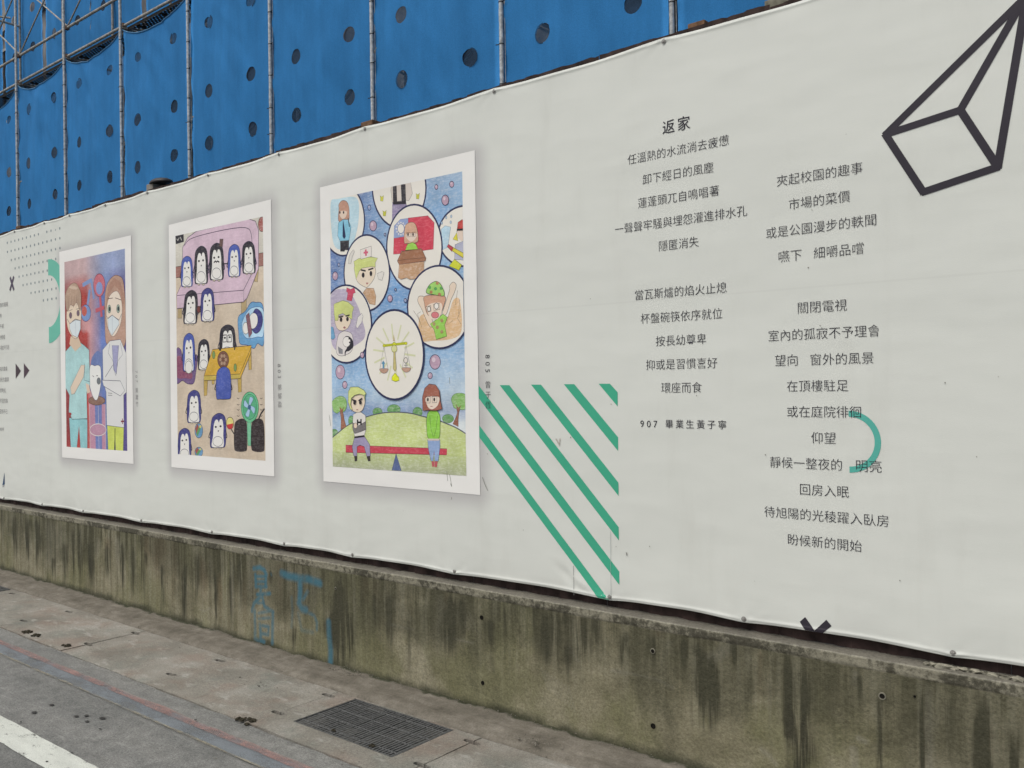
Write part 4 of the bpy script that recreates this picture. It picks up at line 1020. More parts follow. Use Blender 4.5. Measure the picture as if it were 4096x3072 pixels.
S.fill([(860, 990), (880, 935), (925, 918), (955, 935), (975, 980)], (146, 196, 76), mat=2, line=DK, lw=.002)
S.fill([(828, 1000), (1005, 975), (1045, 1060), (1040, 1085), (805, 1118), (788, 1085)], (150, 104, 76), mat=2, line=(90, 66, 56), lw=.0025); S.line([(788, 1085), (860, 1072), (1045, 1055)], (90, 66, 56), .002)
S.fill([(805, 1118), (1028, 1090), (1026, 1190), (980, 1215), (960, 1245), (900, 1250), (870, 1235), (820, 1250), (797, 1235)], (184, 146, 112), mat=1, line=(120, 90, 76), lw=.0015)
# nurse
bubble(514, 1192, 204, 340)
S.fill([(480, 1370), (510, 1330), (575, 1330), (596, 1400), (590, 1480), (540, 1470), (500, 1400)], (186, 148, 112), mat=1, line=(110, 84, 70), lw=.002)
S.fill([(420, 1180), (430, 1270), (500, 1320), (530, 1310), (580, 1240), (590, 1150), (520, 1110)], (220, 206, 186), True, 0, DK, .002)
S.fill([(398, 1090), (405, 1130), (400, 1150), (418, 1250), (445, 1180), (470, 1150), (560, 1135), (592, 1140), (590, 1100), (612, 1060), (560, 1050), (500, 1050), (440, 1065)], (192, 200, 122), False, 2, (96, 100, 76), .002)
S.fill([(456, 985), (555, 952), (556, 1045), (462, 1070)], (218, 212, 204), False, 0, DK, .002); S.fill([(498, 985), (512, 980), (514, 1000), (526, 998), (526, 1016), (514, 1018), (516, 1038), (500, 1040), (500, 1020), (486, 1020), (486, 1004), (498, 1002)], (200, 96, 120))
S.line([(460, 1165), (505, 1175)], DK, .009); S.line([(528, 1165), (574, 1150)], DK, .009); S.ell(482, 1212, 13, 24, DK, 0, k=12); S.ell(552, 1198, 12, 24, DK, 0, k=12); S.fill([(506, 1280), (530, 1280), (516, 1298)], (160, 96, 96))
S.fill([(370, 1015), (395, 985), (404, 1000), (384, 1050), (372, 1110), (350, 1110), (355, 1050)], (210, 206, 198), False, 0, DK, .0016); S.fill([(606, 1200), (650, 1180), (670, 1190), (650, 1260), (620, 1250)], (214, 210, 202), False, 0, DK, .0016)
# mother with a soft toy
bubble(330, 1650, 226, 348)
S.fill([(190, 1400), (330, 1340), (420, 1460), (470, 1600), (500, 1760), (400, 1850), (280, 1900), (195, 1800)], (172, 162, 182), True, 1)
S.fill([(335, 1325), (370, 1340), (402, 1325), (414, 1370), (396, 1375), (380, 1445), (335, 1435), (345, 1370), (332, 1360)], (186, 66, 92), mat=2, line=(110, 50, 70), lw=.002)
S.fill([(258, 1760), (240, 1880), (262, 1930), (320, 1930), (385, 1880), (385, 1750), (330, 1715), (290, 1722)], (214, 208, 204), True, 0, DK, .002)
S.fill([(232, 1600), (250, 1690), (300, 1710), (350, 1680), (372, 1610), (330, 1570)], (222, 206, 184), True, 0, DK, .002)
S.fill([(220, 1475), (240, 1462), (300, 1440), (350, 1455), (400, 1500), (385, 1550), (384, 1610), (340, 1580), (300, 1555), (262, 1570), (258, 1620), (232, 1620), (222, 1560)], (194, 202, 124), False, 2, (96, 100, 76), .002)
S.line([(264, 1590), (305, 1582)], DK, .008); S.line([(325, 1580), (362, 1570)], DK, .008); S.ell(285, 1612, 12, 20, DK, 0, k=12); S.ell(342, 1606, 12, 20, DK, 0, k=12); S.ell(315, 1682, 11, 10, (150, 100, 100), 0, k=10)
S.fill([(320, 1770), (350, 1760), (385, 1790), (395, 1850), (360, 1890), (330, 1900), (322, 1940), (318, 1900), (340, 1850)], (44, 42, 50), True); S.ell(335, 1810, 34, 46, (224, 220, 214), 0, DK, .002); S.ell(357, 1782, 6, 9, DK, 0, k=8); S.ell(362, 1816, 6, 9, DK, 0, k=8)
S.fill([(255, 1850), (300, 1880), (300, 1920), (265, 1915)], (120, 120, 124), mat=2)
S.fill([(434, 1590), (470, 1555), (482, 1580), (468, 1640), (430, 1690), (418, 1670)], (218, 214, 208), False, 0, (90, 90, 110), .002); S.fill([(186, 1670), (215, 1680), (232, 1770), (215, 1790), (190, 1780)], (100, 150, 184), mat=2, line=DK, lw=.0018)
# soldier
bubble(1166, 1498, 284, 370)
S.fill([(985, 1600), (1060, 1560), (1100, 1640), (1230, 1600), (1290, 1440), (1350, 1440), (1366, 1700), (1290, 1780), (1120, 1800), (1000, 1790)], (206, 172, 130), True, 1)
for q in ([(935, 1530), (975, 1590), (995, 1640)], [(1000, 1540), (970, 1560), (990, 1620), (1010, 1680)], [(940, 1640), (990, 1700), (1000, 1760)], [(1330, 1350), (1310, 1480), (1350, 1430), (1340, 1560)], [(1360, 1520), (1330, 1600), (1360, 1650)], [(1260, 1540), (1230, 1660), (1290, 1620)], [(1100, 1400), (1090, 1440)]):
    S.line(q, (120, 104, 96), .002)
S.fill([(980, 1410), (1000, 1400), (1030, 1410), (1050, 1480), (1110, 1640), (1080, 1670), (1010, 1520), (975, 1450)], (222, 204, 184), True, 0, DK, .002)
S.fill([(1195, 1560), (1230, 1440), (1260, 1340), (1258, 1310), (1290, 1275), (1318, 1300), (1305, 1360), (1270, 1440), (1230, 1560)], (222, 204, 184), True, 0, DK, .002)
S.fill([(1085, 1650), (1130, 1620), (1200, 1560), (1240, 1590), (1215, 1660), (1235, 1760), (1140, 1790), (1120, 1700)], (140, 190, 80), False, 2, DK, .002)
for (x, y) in ((1190, 1620), (1150, 1680), (1120, 1650), (1190, 1720)): S.ell(x, y, 14, 18, (150, 130, 84), 2, k=10)
S.fill([(1042, 1400), (1035, 1470), (1060, 1560), (1110, 1590), (1170, 1570), (1210, 1480), (1212, 1400)], (196, 152, 126), True, 2, DK, .002)
S.fill([(1055, 1490), (1062, 1540), (1090, 1600), (1140, 1610), (1185, 1560), (1190, 1470), (1120, 1460)], (224, 206, 188), True)
S.line([(1048, 1495), (1090, 1485), (1095, 1535), (1060, 1545), (1048, 1495)], DK, .0022); S.line([(1115, 1475), (1170, 1465), (1172, 1520), (1120, 1530), (1115, 1475)], DK, .0022)
S.ell(1076, 1516, 14, 22, (228, 222, 214), 0, DK, .003, 16); S.ell(1143, 1490, 20, 28, (228, 222, 214), 0, DK, .003, 16)
S.ell(1130, 1570, 34, 28, (204, 120, 124), 0, DK, .002)
S.fill([(1052, 1370), (1072, 1310), (1110, 1278), (1150, 1270), (1190, 1310), (1212, 1395), (1130, 1390)], (146, 192, 98), True, 2, DK, .0028)
for (x, y, c) in ((1150, 1285, (164, 120, 80)), (1135, 1335, (80, 150, 80)), (1095, 1365, (164, 120, 80)), (1185, 1330, (90, 150, 80)), (1170, 1385, (164, 110, 80)), (1082, 1322, (90, 150, 80))): S.ell(x, y, 14, 15, c, 2, k=12)
# scales
bubble(767, 1926, 261, 401, .012)
S.tr = G
for k in range(14):
    t = k*2*math.pi/14+.1; S.line([(745+90*math.cos(t), 330+120*math.sin(t)), (745+185*math.cos(t), 330+255*math.sin(t))], (204, 206, 168), .010)
S.fill([(740, 168), (732, 228), (752, 232)], (184, 168, 130), mat=2); S.line([(655, 268), (745, 258), (850, 246)], (170, 176, 40), .014); S.ell(745, 258, 16, 20, (198, 202, 40), 2, (110, 110, 40), .002); S.ell(656, 268, 11, 13, (198, 202, 40), 0, (110, 110, 40), .0016); S.ell(847, 248, 11, 13, (198, 202, 40), 0, (110, 110, 40), .0016)
S.ell(745, 295, 24, 32, (206, 206, 150), 0, (130, 126, 60), .003); S.fill([(740, 320), (752, 320), (764, 470), (752, 492), (736, 470)], (182, 170, 110), mat=2, line=(120, 110, 70), lw=.002)
S.fill([(750, 505), (785, 545), (788, 570), (755, 582), (722, 568), (725, 540)], (206, 212, 30), False, 2, (120, 120, 40), .0028)
for x0, xa, xb, yy in ((655, 620, 690, 470), (847, 815, 886, 462)):
    S.line([(x0, yy-195), (xa, yy)], (120, 116, 120), .0016); S.line([(x0, yy-195), (xb, yy)], (120, 116, 120), .0016)
    S.fill([(xa, yy), (xb, yy), (xb-10, yy+28), ((xa+xb)/2, yy+38), (xa+10, yy+28)], (176, 140, 120), True, 2, (100, 84, 80), .0018)
S.fill([(650, 398), (634, 425), (644, 425), (644, 468), (658, 468), (658, 425), (667, 425)], (90, 140, 170)); S.ell(846, 396, 17, 24, (218, 210, 200), 0, (90, 90, 96), .003, 16); S.line([(847, 420), (848, 455)], (90, 90, 96), .003); S.line([(832, 438), (864, 438)], (90, 90, 96), .003)
# small bubbles
for b in ((267, 498, 40, 62), (307, 610, 21, 32), (461, 350, 17, 26), (1095, 410, 47, 64), (1052, 530, 20, 27)): ball(*b)
S.tr = E
for b in ((569, 770, 32, 46), (229, 1220, 24, 38), (1217, 540, 32, 46), (1136, 422, 14, 22), (1274, 398, 20, 27), (722, 1422, 22, 31)): ball(*b)
for b in ((535, 607, 14, 24), (678, 850, 9, 14), (262, 1120, 10, 16), (862, 1440, 13, 18), (771, 1343, 9, 13)): ball(*b, c=(130, 150, 184))
# boy on the see-saw
S.tr = G
S.fill([(392, 1070), (480, 1060), (525, 1130), (532, 1230), (500, 1235), (478, 1150), (440, 1135), (415, 1150), (414, 1232), (385, 1228), (372, 1150)], (146, 138, 168), False, 2, DK, .0025)
S.fill([(390, 1232), (418, 1232), (415, 1275), (395, 1278)], (62, 56, 54)); S.fill([(498, 1236), (530, 1232), (532, 1275), (512, 1278)], (62, 56, 54))
S.fill([(380, 870), (415, 848), (450, 848), (490, 878), (492, 1000), (478, 1062), (396, 1066), (376, 980)], (216, 212, 206), False, 0, DK, .0025)
S.fill([(375, 940), (400, 950), (415, 975), (490, 930), (494, 1000), (450, 1018), (395, 1035), (378, 1000)], (116, 112, 112), mat=2, line=DK, lw=.002); S.line([(392, 1068), (478, 1056)], DK, .010)
S.line([(420, 912), (420, 965)], (30, 28, 32), .011); S.line([(450, 908), (450, 962)], (30, 28, 32), .011); S.line([(420, 938), (450, 936)], (30, 28, 32), .010)
S.ell(402, 966, 16, 24, (220, 200, 180), 0, DK, .0018, 14)
S.fill([(352, 780), (368, 830), (420, 850), (462, 830), (485, 760), (470, 700), (380, 700)], (222, 206, 184), True, 0, DK, .0022)
S.fill([(343, 668), (360, 640), (356, 632), (385, 628), (430, 628), (478, 655), (498, 685), (486, 700), (488, 760), (478, 700), (440, 690), (400, 700), (370, 725), (362, 780), (378, 830), (360, 820), (342, 760)], (196, 204, 128), False, 2, (70, 74, 60), .0028)
S.line([(376, 738), (412, 752)], DK, .009); S.line([(432, 748), (464, 728)], DK, .009); S.ell(397, 765, 11, 19, DK, 0, k=12); S.ell(448, 762, 11, 19, DK, 0, k=12); S.line([(412, 828), (428, 824)], (150, 90, 90), .003)
# girl on the see-saw
S.fill([(1030, 1090), (1138, 1090), (1140, 1150), (1125, 1275), (1092, 1275), (1088, 1180), (1080, 1275), (1060, 1275), (1038, 1170)], (132, 154, 190), False, 2, DK, .0022)
S.fill([(1064, 1278), (1090, 1278), (1090, 1325), (1070, 1325)], (180, 90, 96)); S.fill([(1092, 1278), (1120, 1278), (1112, 1328), (1094, 1328)], (180, 90, 96))
S.fill([(1040, 845), (1075, 825), (1110, 835), (1138, 880), (1140, 960), (1128, 1080), (1040, 1080), (1022, 960), (1026, 880)], (134, 190, 70), True, 2, DK, .0025); S.line([(1050, 880), (1062, 1000), (1080, 1060)], DK, .0018); S.line([(1118, 880), (1105, 1000), (1088, 1060)], DK, .0018); S.line([(1036, 1088), (1132, 1088)], (206, 190, 180), .010)
S.fill([(994, 835), (990, 720), (1010, 640), (1050, 602), (1105, 610), (1138, 660), (1145, 740), (1162, 820), (1110, 835), (1040, 832)], (148, 88, 72), False, 2, (70, 50, 48), .0028)
S.fill([(1020, 720), (1132, 715), (1128, 780), (1095, 815), (1065, 822), (1035, 795)], (222, 206, 190), True)
eyes(1038, 1094, 738, 1.15); S.line([(1020, 712), (1060, 712), (1058, 768), (1024, 768), (1020, 712)], (80, 70, 76), .0025); S.line([(1075, 712), (1118, 710), (1116, 764), (1078, 766), (1075, 712)], (80, 70, 76), .0025); S.line([(1060, 798), (1080, 798)], (160, 90, 90), .003)
S.fill([(1012, 712), (1020, 650), (1120, 645), (1136, 715), (1100, 705), (1060, 710)], (150, 92, 74), mat=2)
S.build('drawing', p3)

# ---------------------------------------------------------------- poster 2: penguins on a sofa
c2 = zc(640, 780, 1.4302)
fr2 = [c2(90, 235), c2(590, 123), c2(605, 1520), c2(104, 1482)]
cred2 = [(c, *c2(x, y), r, s) for c, x, y, r, s in (('8', 682, 975, True, .044), ('0', 683, 1008, True, .044), ('3', 684, 1040, True, .044), ('郭', 685, 1100, False, .042), ('郁', 686, 1150, False, .042), ('盈', 686, 1197, False, .042))]
p2 = poster(1, fr2, 'middle poster: many penguins around a lilac sofa and a yellow table', cred2)
S = Sheet(fr2, .0018); S.tr = c2
def floor2(u, v):
    n = float(fbm(u*6, v*14, 3, 80)); return tuple(np.array((198, 184, 164.))*(1-n)+np.array((182, 166, 146.))*n)
S.grid([(90, 235), (590, 123), (605, 1520), (104, 1482)], 14, 36, floor2, 2)
S.fill([(88, 230), (592, 120), (594, 330), (88, 410)], (190, 186, 174), mat=2); S.fill([(88, 412), (594, 330), (594, 405), (88, 475)], (146, 102, 92), mat=2, line=DK, lw=.003)
S.fill([(90, 232), (137, 222), (138, 268), (92, 282)], (44, 42, 48)); S.line([(98, 250), (104, 262), (112, 244)], (200, 196, 190), .006); S.line([(118, 240), (126, 260)], (200, 196, 190), .006)
S.ell(585, 168, 21, 42, (150, 84, 76), 1, DK, .003)
SOFA = (196, 172, 186)
S.fill([(104, 640), (126, 636), (126, 705), (104, 705)], (170, 150, 110), mat=2, line=DK, lw=.003); S.fill([(466, 600), (496, 590), (496, 675), (468, 678)], (170, 150, 110), mat=2, line=DK, lw=.003); S.fill([(540, 430), (566, 420), (560, 498), (542, 495)], (170, 150, 110), mat=2, line=DK, lw=.003)
S.fill([(130, 400), (132, 300), (160, 245), (210, 208), (380, 168), (510, 138), (548, 150), (566, 200), (566, 420), (500, 590), (480, 612), (100, 650), (98, 570), (130, 500)], SOFA, False, 2, (64, 56, 76), .0045)
S.line([(140, 290), (180, 250), (300, 215), (430, 190), (500, 190), (524, 225), (530, 330), (520, 400)], (64, 56, 76), .0045, True); S.line([(100, 575), (480, 545), (482, 610)], (64, 56, 76), .004); S.line([(480, 545), (548, 410)], (64, 56, 76), .004)
BK, BL, NV, WH = (36, 32, 42), (66, 84, 160), (56, 56, 118), (222, 220, 214)
def pen(cx, top, bot, w, c, lean=0., feet=True, mus=False, specs=False, body=True, eye='dot'):
    h = bot-top; k = lambda x, y: (cx+x*w/2+lean*(y-.5)*w, top+y*h)
    S.fill([k(-.95, .98), k(-1.05, .7), k(-1, .35), k(-.8, .12), k(0, 0), k(.75, .08), k(1.0, .3), k(1.05, .65), k(1.0, .95), k(.5, 1.), k(-.5, 1.)], c, True, 2, (44, 42, 66), .0035, 4)
    if body:
        S.fill([k(-.62, .36), k(-.4, .2), k(-.1, .2), k(.05, .27), k(.2, .18), k(.5, .2), k(.68, .4), k(.7, .65), k(.8, .95), k(.3, .985), k(-.5, .99), k(-.82, .93), k(-.66, .66)], WH, True, 0, None, 0, 4)
        if h > 150 or True:
            a, b = k(-.1, .83), k(.42, .99); S.ell(*k(.0, .82), w*.33, h*.145, WH, 0, (60, 60, 80), .0032, 18)
        S.ell(*k(-.34, .40), w*.07, h*.030, DK, 0, k=10); S.ell(*k(.30, .38), w*.07, h*.030, DK, 0, k=10)
        if not mus: S.fill([k(-.07, .5), k(.14, .5), k(0, .555)], (80, 74, 76))
        else: S.line([k(-.4, .53), k(-.15, .49), k(0, .52), k(.15, .49), k(.4, .52)], DK, .010)
        if specs:
            for x in (-.34, .3): S.line([k(x-.26, .32), k(x+.22, .31), k(x+.22, .52), k(x-.24, .53), k(x-.26, .32)], DK, .007)
        if feet:
            for x in (-.35, .35): S.ell(*k(x, 1.02), w*.10, h*.022, (190, 180, 160), 0, DK, .002, 10)
    S.line([k(-1.0, .5), k(-1.22, .68), k(-1.1, .72)], (44, 42, 66), .008, True); S.line([k(1.02, .5), k(1.18, .68), k(1.05, .72)], (44, 42, 66), .008, True)
pen(156, 350, 524, 64, BL); pen(238, 292, 508, 74, BK); pen(326, 275, 486, 78, BK, mus=True); S.fill([(345, 252), (364, 252), (360, 298), (342, 294)], (98, 74, 70), mat=2, line=DK, lw=.003)
S.line([(364, 394), (388, 393)], DK, .008); pen(427, 282, 466, 68, BL); pen(510, 265, 448, 72, BK, .05)
pen(178, 545, 736, 76, BK, -.1); pen(274, 532, 722, 74, NV); S.ell(224, 655, 10, 20, (110, 60, 56), 0, DK, .003, 12)
# blue bed with a sleeping one
S.fill([(450, 700), (490, 665), (520, 618), (548, 614), (592, 640), (596, 850), (560, 850), (540, 878), (500, 858), (460, 850), (452, 790)], (98, 150, 190), True, 2, (50, 70, 120), .004)
S.fill([(475, 720), (520, 650), (592, 655), (594, 800), (560, 812), (500, 820), (474, 780)], (168, 200, 220), True, 2, (60, 90, 140), .003)
S.fill([(545, 655), (580, 670), (590, 720), (575, 775), (545, 790), (520, 740)], NV, True, 2, DK, .003); S.ell(536, 720, 26, 46, WH, 0, DK, .0025, 20, .1); S.ell(494, 762, 18, 34, WH, 0, DK, .003, 16); S.fill([(494, 690), (512, 672), (530, 790), (512, 818)], (120, 80, 90), mat=2, line=DK, lw=.002)
# purple bed left
S.fill([(96, 890), (120, 884), (135, 930), (190, 990), (206, 915), (216, 935), (208, 1010), (195, 1075), (160, 1080), (130, 1062), (96, 1070)], (102, 78, 120), True, 2, (60, 44, 80), .004); S.fill([(98, 930), (125, 930), (140, 1000), (185, 1020), (182, 1050), (150, 1048), (98, 1040)], (130, 70, 96), True, 2)
pen(167, 790, 1008, 66, BL); S.ell(167, 985, 20, 36, WH, 0, DK, .003)
pen(252, 825, 1000, 64, BK)
# table
pen(388, 742, 930, 88, BK, specs=True, feet=False)
for q in ([(506, 905), (524, 895), (526, 998), (510, 1002)], [(252, 1050), (276, 1050), (270, 1146), (254, 1150)], [(446, 1045), (468, 1040), (468, 1126), (450, 1130)], [(298, 1060), (314, 1060), (312, 1082), (300, 1084)]): S.fill(q, (180, 152, 78), mat=2, line=DK, lw=.003)
S.fill([(303, 884), (525, 860), (522, 905), (462, 1050), (254, 1062), (254, 1035)], (200, 160, 56), False, 2, (70, 60, 50), .004); S.fill([(254, 1035), (460, 1024), (462, 1050), (254, 1062)], (188, 166, 76), mat=2, line=(70, 60, 50), lw=.003); S.line([(460, 1024), (524, 872)], (70, 60, 50), .003)
S.fill([(340, 890), (344, 850), (352, 830), (352, 892)], DK); S.fill([(425, 885), (432, 850), (438, 860), (430, 888)], DK)
S.ell(364, 942, 32, 48, (116, 76, 60), 2, DK, .004)
for t in range(6): S.ell(364+15*math.cos(t*1.05), 942+24*math.sin(t*1.05), 8, 12, (170, 140, 118), 0, (80, 60, 50), .002, 10)
for (x, y) in ((310, 915), (433, 987)): S.ell(x, y, 8, 22, (120, 150, 90), 0, DK, .003, 14)
pen(366, 982, 1168, 82, BL, body=False)
pen(196, 1116, 1302, 76, NV); pen(335, 1248, 1445, 86, NV, -.08); pen(142, 1334, 1510, 72, NV)
# balls, fan, black pair, small marks
for (x, y, rx, ry) in ((224, 1348, 23, 42), (224, 1470, 23, 28)):
    S.ell(x, y, rx, ry, (96, 140, 176), 2, DK, .003); S.fill([(x-rx*.9, y-ry*.3), (x-rx*.3, y-ry*.9), (x, y-ry*.5), (x-rx*.6, y+ry*.5)], (150, 84, 76)); S.fill([(x-rx*.6, y+ry*.4), (x+rx*.1, y-ry*.6), (x+rx*.5, y-ry*.3), (x-rx*.3, y+ry*.8)], (92, 150, 96)); S.ell(x+rx*.4, y-ry*.55, rx*.3, ry*.2, (200, 190, 110), 0, k=10)
S.ell(516, 1214, 50, 88, (96, 178, 130), 2, (40, 80, 70), .004, 30); S.ell(516, 1212, 39, 72, (82, 166, 122), 2, (40, 80, 70), .003, 26)
for t in range(4):
    a = t*math.pi/2+.5; S.fill([(514, 1212), (514+14*math.cos(a-.7), 1212+26*math.sin(a-.7)), (514+32*math.cos(a-.35), 1212+58*math.sin(a-.35)), (514+34*math.cos(a+.2), 1212+60*math.sin(a+.2)), (514+14*math.cos(a+.3), 1212+24*math.sin(a+.3))], (160, 190, 214), True, 0, (50, 80, 110), .002)
S.ell(514, 1214, 9, 14, (60, 96, 130), 0, k=14); S.fill([(500, 1300), (524, 1300), (522, 1434), (504, 1434)], (110, 178, 140), mat=2, line=(40, 80, 70), lw=.003)
for (x0, d) in ((450, 1), (580, -1)):
    for y in (1165, 1200, 1230, 1265): S.line([(x0-8*d, y-4), (x0, y+2), (x0+6*d, y-4)], DK, .004)
S.line([(565, 1285), (580, 1250), (600, 1222)], DK, .012); S.line([(410, 1340), (424, 1365), (440, 1370)], DK, .010)
S.fill([(428, 1320), (445, 1288), (480, 1280), (498, 1310), (500, 1440), (490, 1465), (440, 1466), (426, 1440)], (46, 38, 40), True, 2); S.fill([(526, 1320), (540, 1288), (575, 1280), (596, 1310), (600, 1440), (590, 1468), (540, 1466), (524, 1440)], (46, 36, 38), True, 2)
S.ell(403, 1305, 21, 34, (206, 196, 120), 2, DK, .004); S.fill([(384, 1314), (422, 1306), (416, 1334), (402, 1340), (390, 1332)], (190, 60, 60))
S.build('drawing', p2)

# ---------------------------------------------------------------- poster 1: dentist and nurse
c1 = zc(200, 900, 1.66)
fr1 = [c1(97, 247), c1(499, 157), c1(515, 1500), c1(112, 1472)]
cred1 = [(c, *c1(x, y), r, s) for c, x, y, r, s in (('7', 575, 975, True, .044), ('0', 575, 1006, True, .044), ('7', 577, 1037, True, .044), ('吳', 577, 1098, False, .042), ('蕭', 578, 1143, False, .042), ('竹', 579, 1188, False, .042))]
p1 = poster(0, fr1, 'smallest poster: two masked dental workers drawn on a red and blue ground', cred1)
S = Sheet(fr1, .0018); S.tr = c1
def bg1(u, v):
    n = float(fbm(u*5, v*9, 3, 90))
    L = np.array((176, 150, 150.)); Rr = np.array((132, 144, 176.)); red = np.array((166, 56, 50.)); ind = np.array((80, 70, 128.)); blu = np.array((92, 112, 168.)); pk = np.array((190, 140, 140.))
    c = L*(1-min(1, max(0, (u-.35)/.3)))+Rr*min(1, max(0, (u-.35)/.3))
    t = min(1, max(0, (v-.08)/.12)); e = (red if u < .42 else (pk*(1-(u-.42)*4)+blu*(u-.42)*4 if u < .6 else (blu if u < .8 else ind)))
    if u < .42 and .25 < v < .38 and u > .25: e = pk
    if v > .85 and u > .8: e = ind
    if u < .06 or (u < .12 and v > .7): e = np.array((140, 50, 52.))
    c = c*(1-t)+e*t
    return tuple(c*(.88+.24*n))
S.grid([(97, 247), (499, 157), (515, 1500), (112, 1472)], 16, 40, bg1, 2)
# gender symbols
S.ell(240, 585, 33, 55, (112, 138, 184), 2, (60, 66, 110), .005); S.ell(230, 572, 17, 33, (176, 84, 72), 2); S.line([(252, 530), (266, 430)], (124, 146, 188), .034); S.line([(218, 400), (278, 365)], (124, 146, 188), .034); S.line([(276, 360), (294, 490)], (124, 146, 188), .030)
S.ell(330, 400, 38, 76, (184, 100, 112), 2, (110, 50, 70), .005); S.ell(330, 420, 22, 42, (124, 140, 184), 2); S.line([(335, 475), (345, 610)], (184, 92, 104), .034); S.line([(305, 570), (362, 548)], (184, 92, 104), .032)
# pole and tooth
S.fill([(262, 1190), (370, 1190), (372, 1490), (270, 1490)], (176, 130, 150), mat=2); S.fill([(300, 1190), (346, 1190), (348, 1490), (306, 1490)], (104, 118, 170), mat=2)
for x in (264, 322, 368): S.line([(x, 1190), (x+6, 1490)], (214, 208, 206), .004)
S.ell(321, 1360, 54, 40, (170, 130, 150), 2, (216, 212, 206), .006); S.fill([(274, 1200), (368, 1200), (372, 1490), (272, 1490)], (150, 128, 168), mat=1) if False else None
S.ell(313, 1166, 55, 30, (128, 98, 84), 2, (80, 60, 56), .004)
S.fill([(272, 920), (300, 850), (330, 840), (350, 900), (352, 1100), (270, 1100)], (98, 116, 164), True, 2)
S.fill([(266, 960), (275, 928), (300, 935), (318, 930), (338, 945), (342, 1020), (335, 1090), (318, 1155), (300, 1160), (280, 1120), (264, 1050)], (222, 222, 218), True, 0, (90, 90, 120), .004)
S.line([(285, 1000), (295, 1008)], DK, .005); S.line([(310, 1000), (322, 1002)], DK, .005); S.ell(326, 1036, 12, 22, (110, 116, 120), 0, DK, .003)
# left worker
S.fill([(130, 1280), (250, 1290), (250, 1490), (205, 1490), (195, 1330), (180, 1480), (140, 1480)], (136, 186, 190), mat=2, line=(60, 90, 100), lw=.003)
S.fill([(106, 840), (140, 800), (190, 770), (230, 800), (262, 830), (268, 1060), (246, 1110), (250, 1285), (150, 1290), (128, 1240), (132, 1130), (106, 1080)], (160, 196, 196), False, 2, (70, 96, 104), .004)
S.fill([(138, 1080), (210, 930), (236, 930), (225, 1010), (165, 1120), (146, 1125)], (214, 196, 176), mat=0, line=(110, 90, 84), lw=.003); S.fill([(240, 1050), (262, 1060), (270, 1110), (250, 1120)], (214, 190, 170)); S.line([(232, 920), (230, 1030), (266, 1040)], (50, 80, 110), .004)
S.fill([(140, 740), (190, 740), (212, 800), (170, 840), (132, 790)], (206, 184, 160), mat=0)
S.fill([(116, 560), (120, 680), (160, 750), (190, 740), (208, 640), (206, 540), (160, 480)], (218, 200, 178), True, 0, (90, 76, 80), .003)
S.fill([(104, 480), (112, 560), (124, 570), (140, 530), (160, 540), (180, 515), (204, 570), (210, 470), (192, 410), (168, 385), (135, 400), (112, 440)], (168, 142, 122), True, 2, (96, 74, 70), .003)
S.fill([(128, 415), (150, 402), (185, 415), (180, 428), (150, 424)], (188, 166, 146), True, 2)
for x in (130, 148, 165, 182): S.line([(x, 470), (x-3, 520), (x-6, 550)], (120, 96, 86), .003)
S.ell(140, 600, 9, 20, (112, 92, 104), 0, DK, .003, 12); S.ell(190, 585, 9, 20, (112, 92, 104), 0, DK, .003, 12); S.line([(128, 572), (152, 560)], DK, .003); S.line([(176, 560), (200, 552)], DK, .003)
S.fill([(134, 655), (172, 630), (206, 635), (206, 690), (185, 748), (150, 730), (134, 690)], (206, 214, 216), False, 0, (60, 70, 90), .003); S.line([(172, 625), (176, 740)], (150, 160, 170), .003); S.line([(118, 625), (136, 656), (172, 624), (206, 636)], (60, 66, 86), .004)
S.ell(137, 1255, 9, 10, (160, 60, 60), 0, k=10)
# right worker
S.fill([(382, 1330), (492, 1330), (488, 1500), (438, 1498), (434, 1350), (428, 1498), (388, 1495)], (190, 200, 92), mat=2, line=(90, 96, 60), lw=.003); S.line([(434, 1350), (432, 1500)], (60, 60, 50), .010)
S.fill([(366, 500), (380, 400), (420, 342), (460, 338), (490, 380), (505, 560), (506, 760), (480, 820), (440, 800), (380, 790), (368, 700)], (172, 138, 120), True, 2, (90, 66, 62), .004)
S.fill([(352, 830), (400, 770), (470, 760), (508, 850), (510, 1110), (492, 1130), (494, 1345), (380, 1330), (376, 1110), (356, 1040)], (212, 212, 210), False, 0, (80, 84, 104), .004)
S.fill([(415, 800), (460, 800), (444, 990), (425, 960)], (150, 150, 182), mat=2, line=(80, 84, 110), lw=.003); S.line([(400, 790), (390, 850), (420, 900), (438, 1000)], (80, 84, 104), .003); S.line([(470, 780), (486, 860), (455, 900), (440, 1000)], (80, 84, 104), .003)
S.fill([(350, 1030), (470, 1035), (500, 1100), (470, 1135), (360, 1070)], (214, 214, 212), False, 0, (70, 74, 94), .004); S.line([(370, 1010), (420, 930)], (80, 80, 100), .004); S.line([(388, 1115), (416, 1118)], DK, .003); S.line([(388, 1130), (416, 1132)], DK, .003)
S.line([(484, 1285), (485, 1322)], (120, 50, 60), .010); S.line([(474, 1304), (496, 1303)], (120, 50, 60), .012)
S.fill([(378, 560), (382, 660), (410, 735), (440, 725), (475, 640), (480, 520), (450, 440), (400, 470)], (222, 208, 192), True, 0, (100, 80, 80), .003)
S.fill([(372, 560), (385, 480), (430, 400), (470, 440), (486, 540), (500, 480), (470, 380), (430, 350), (390, 400)], (160, 122, 104), mat=2)
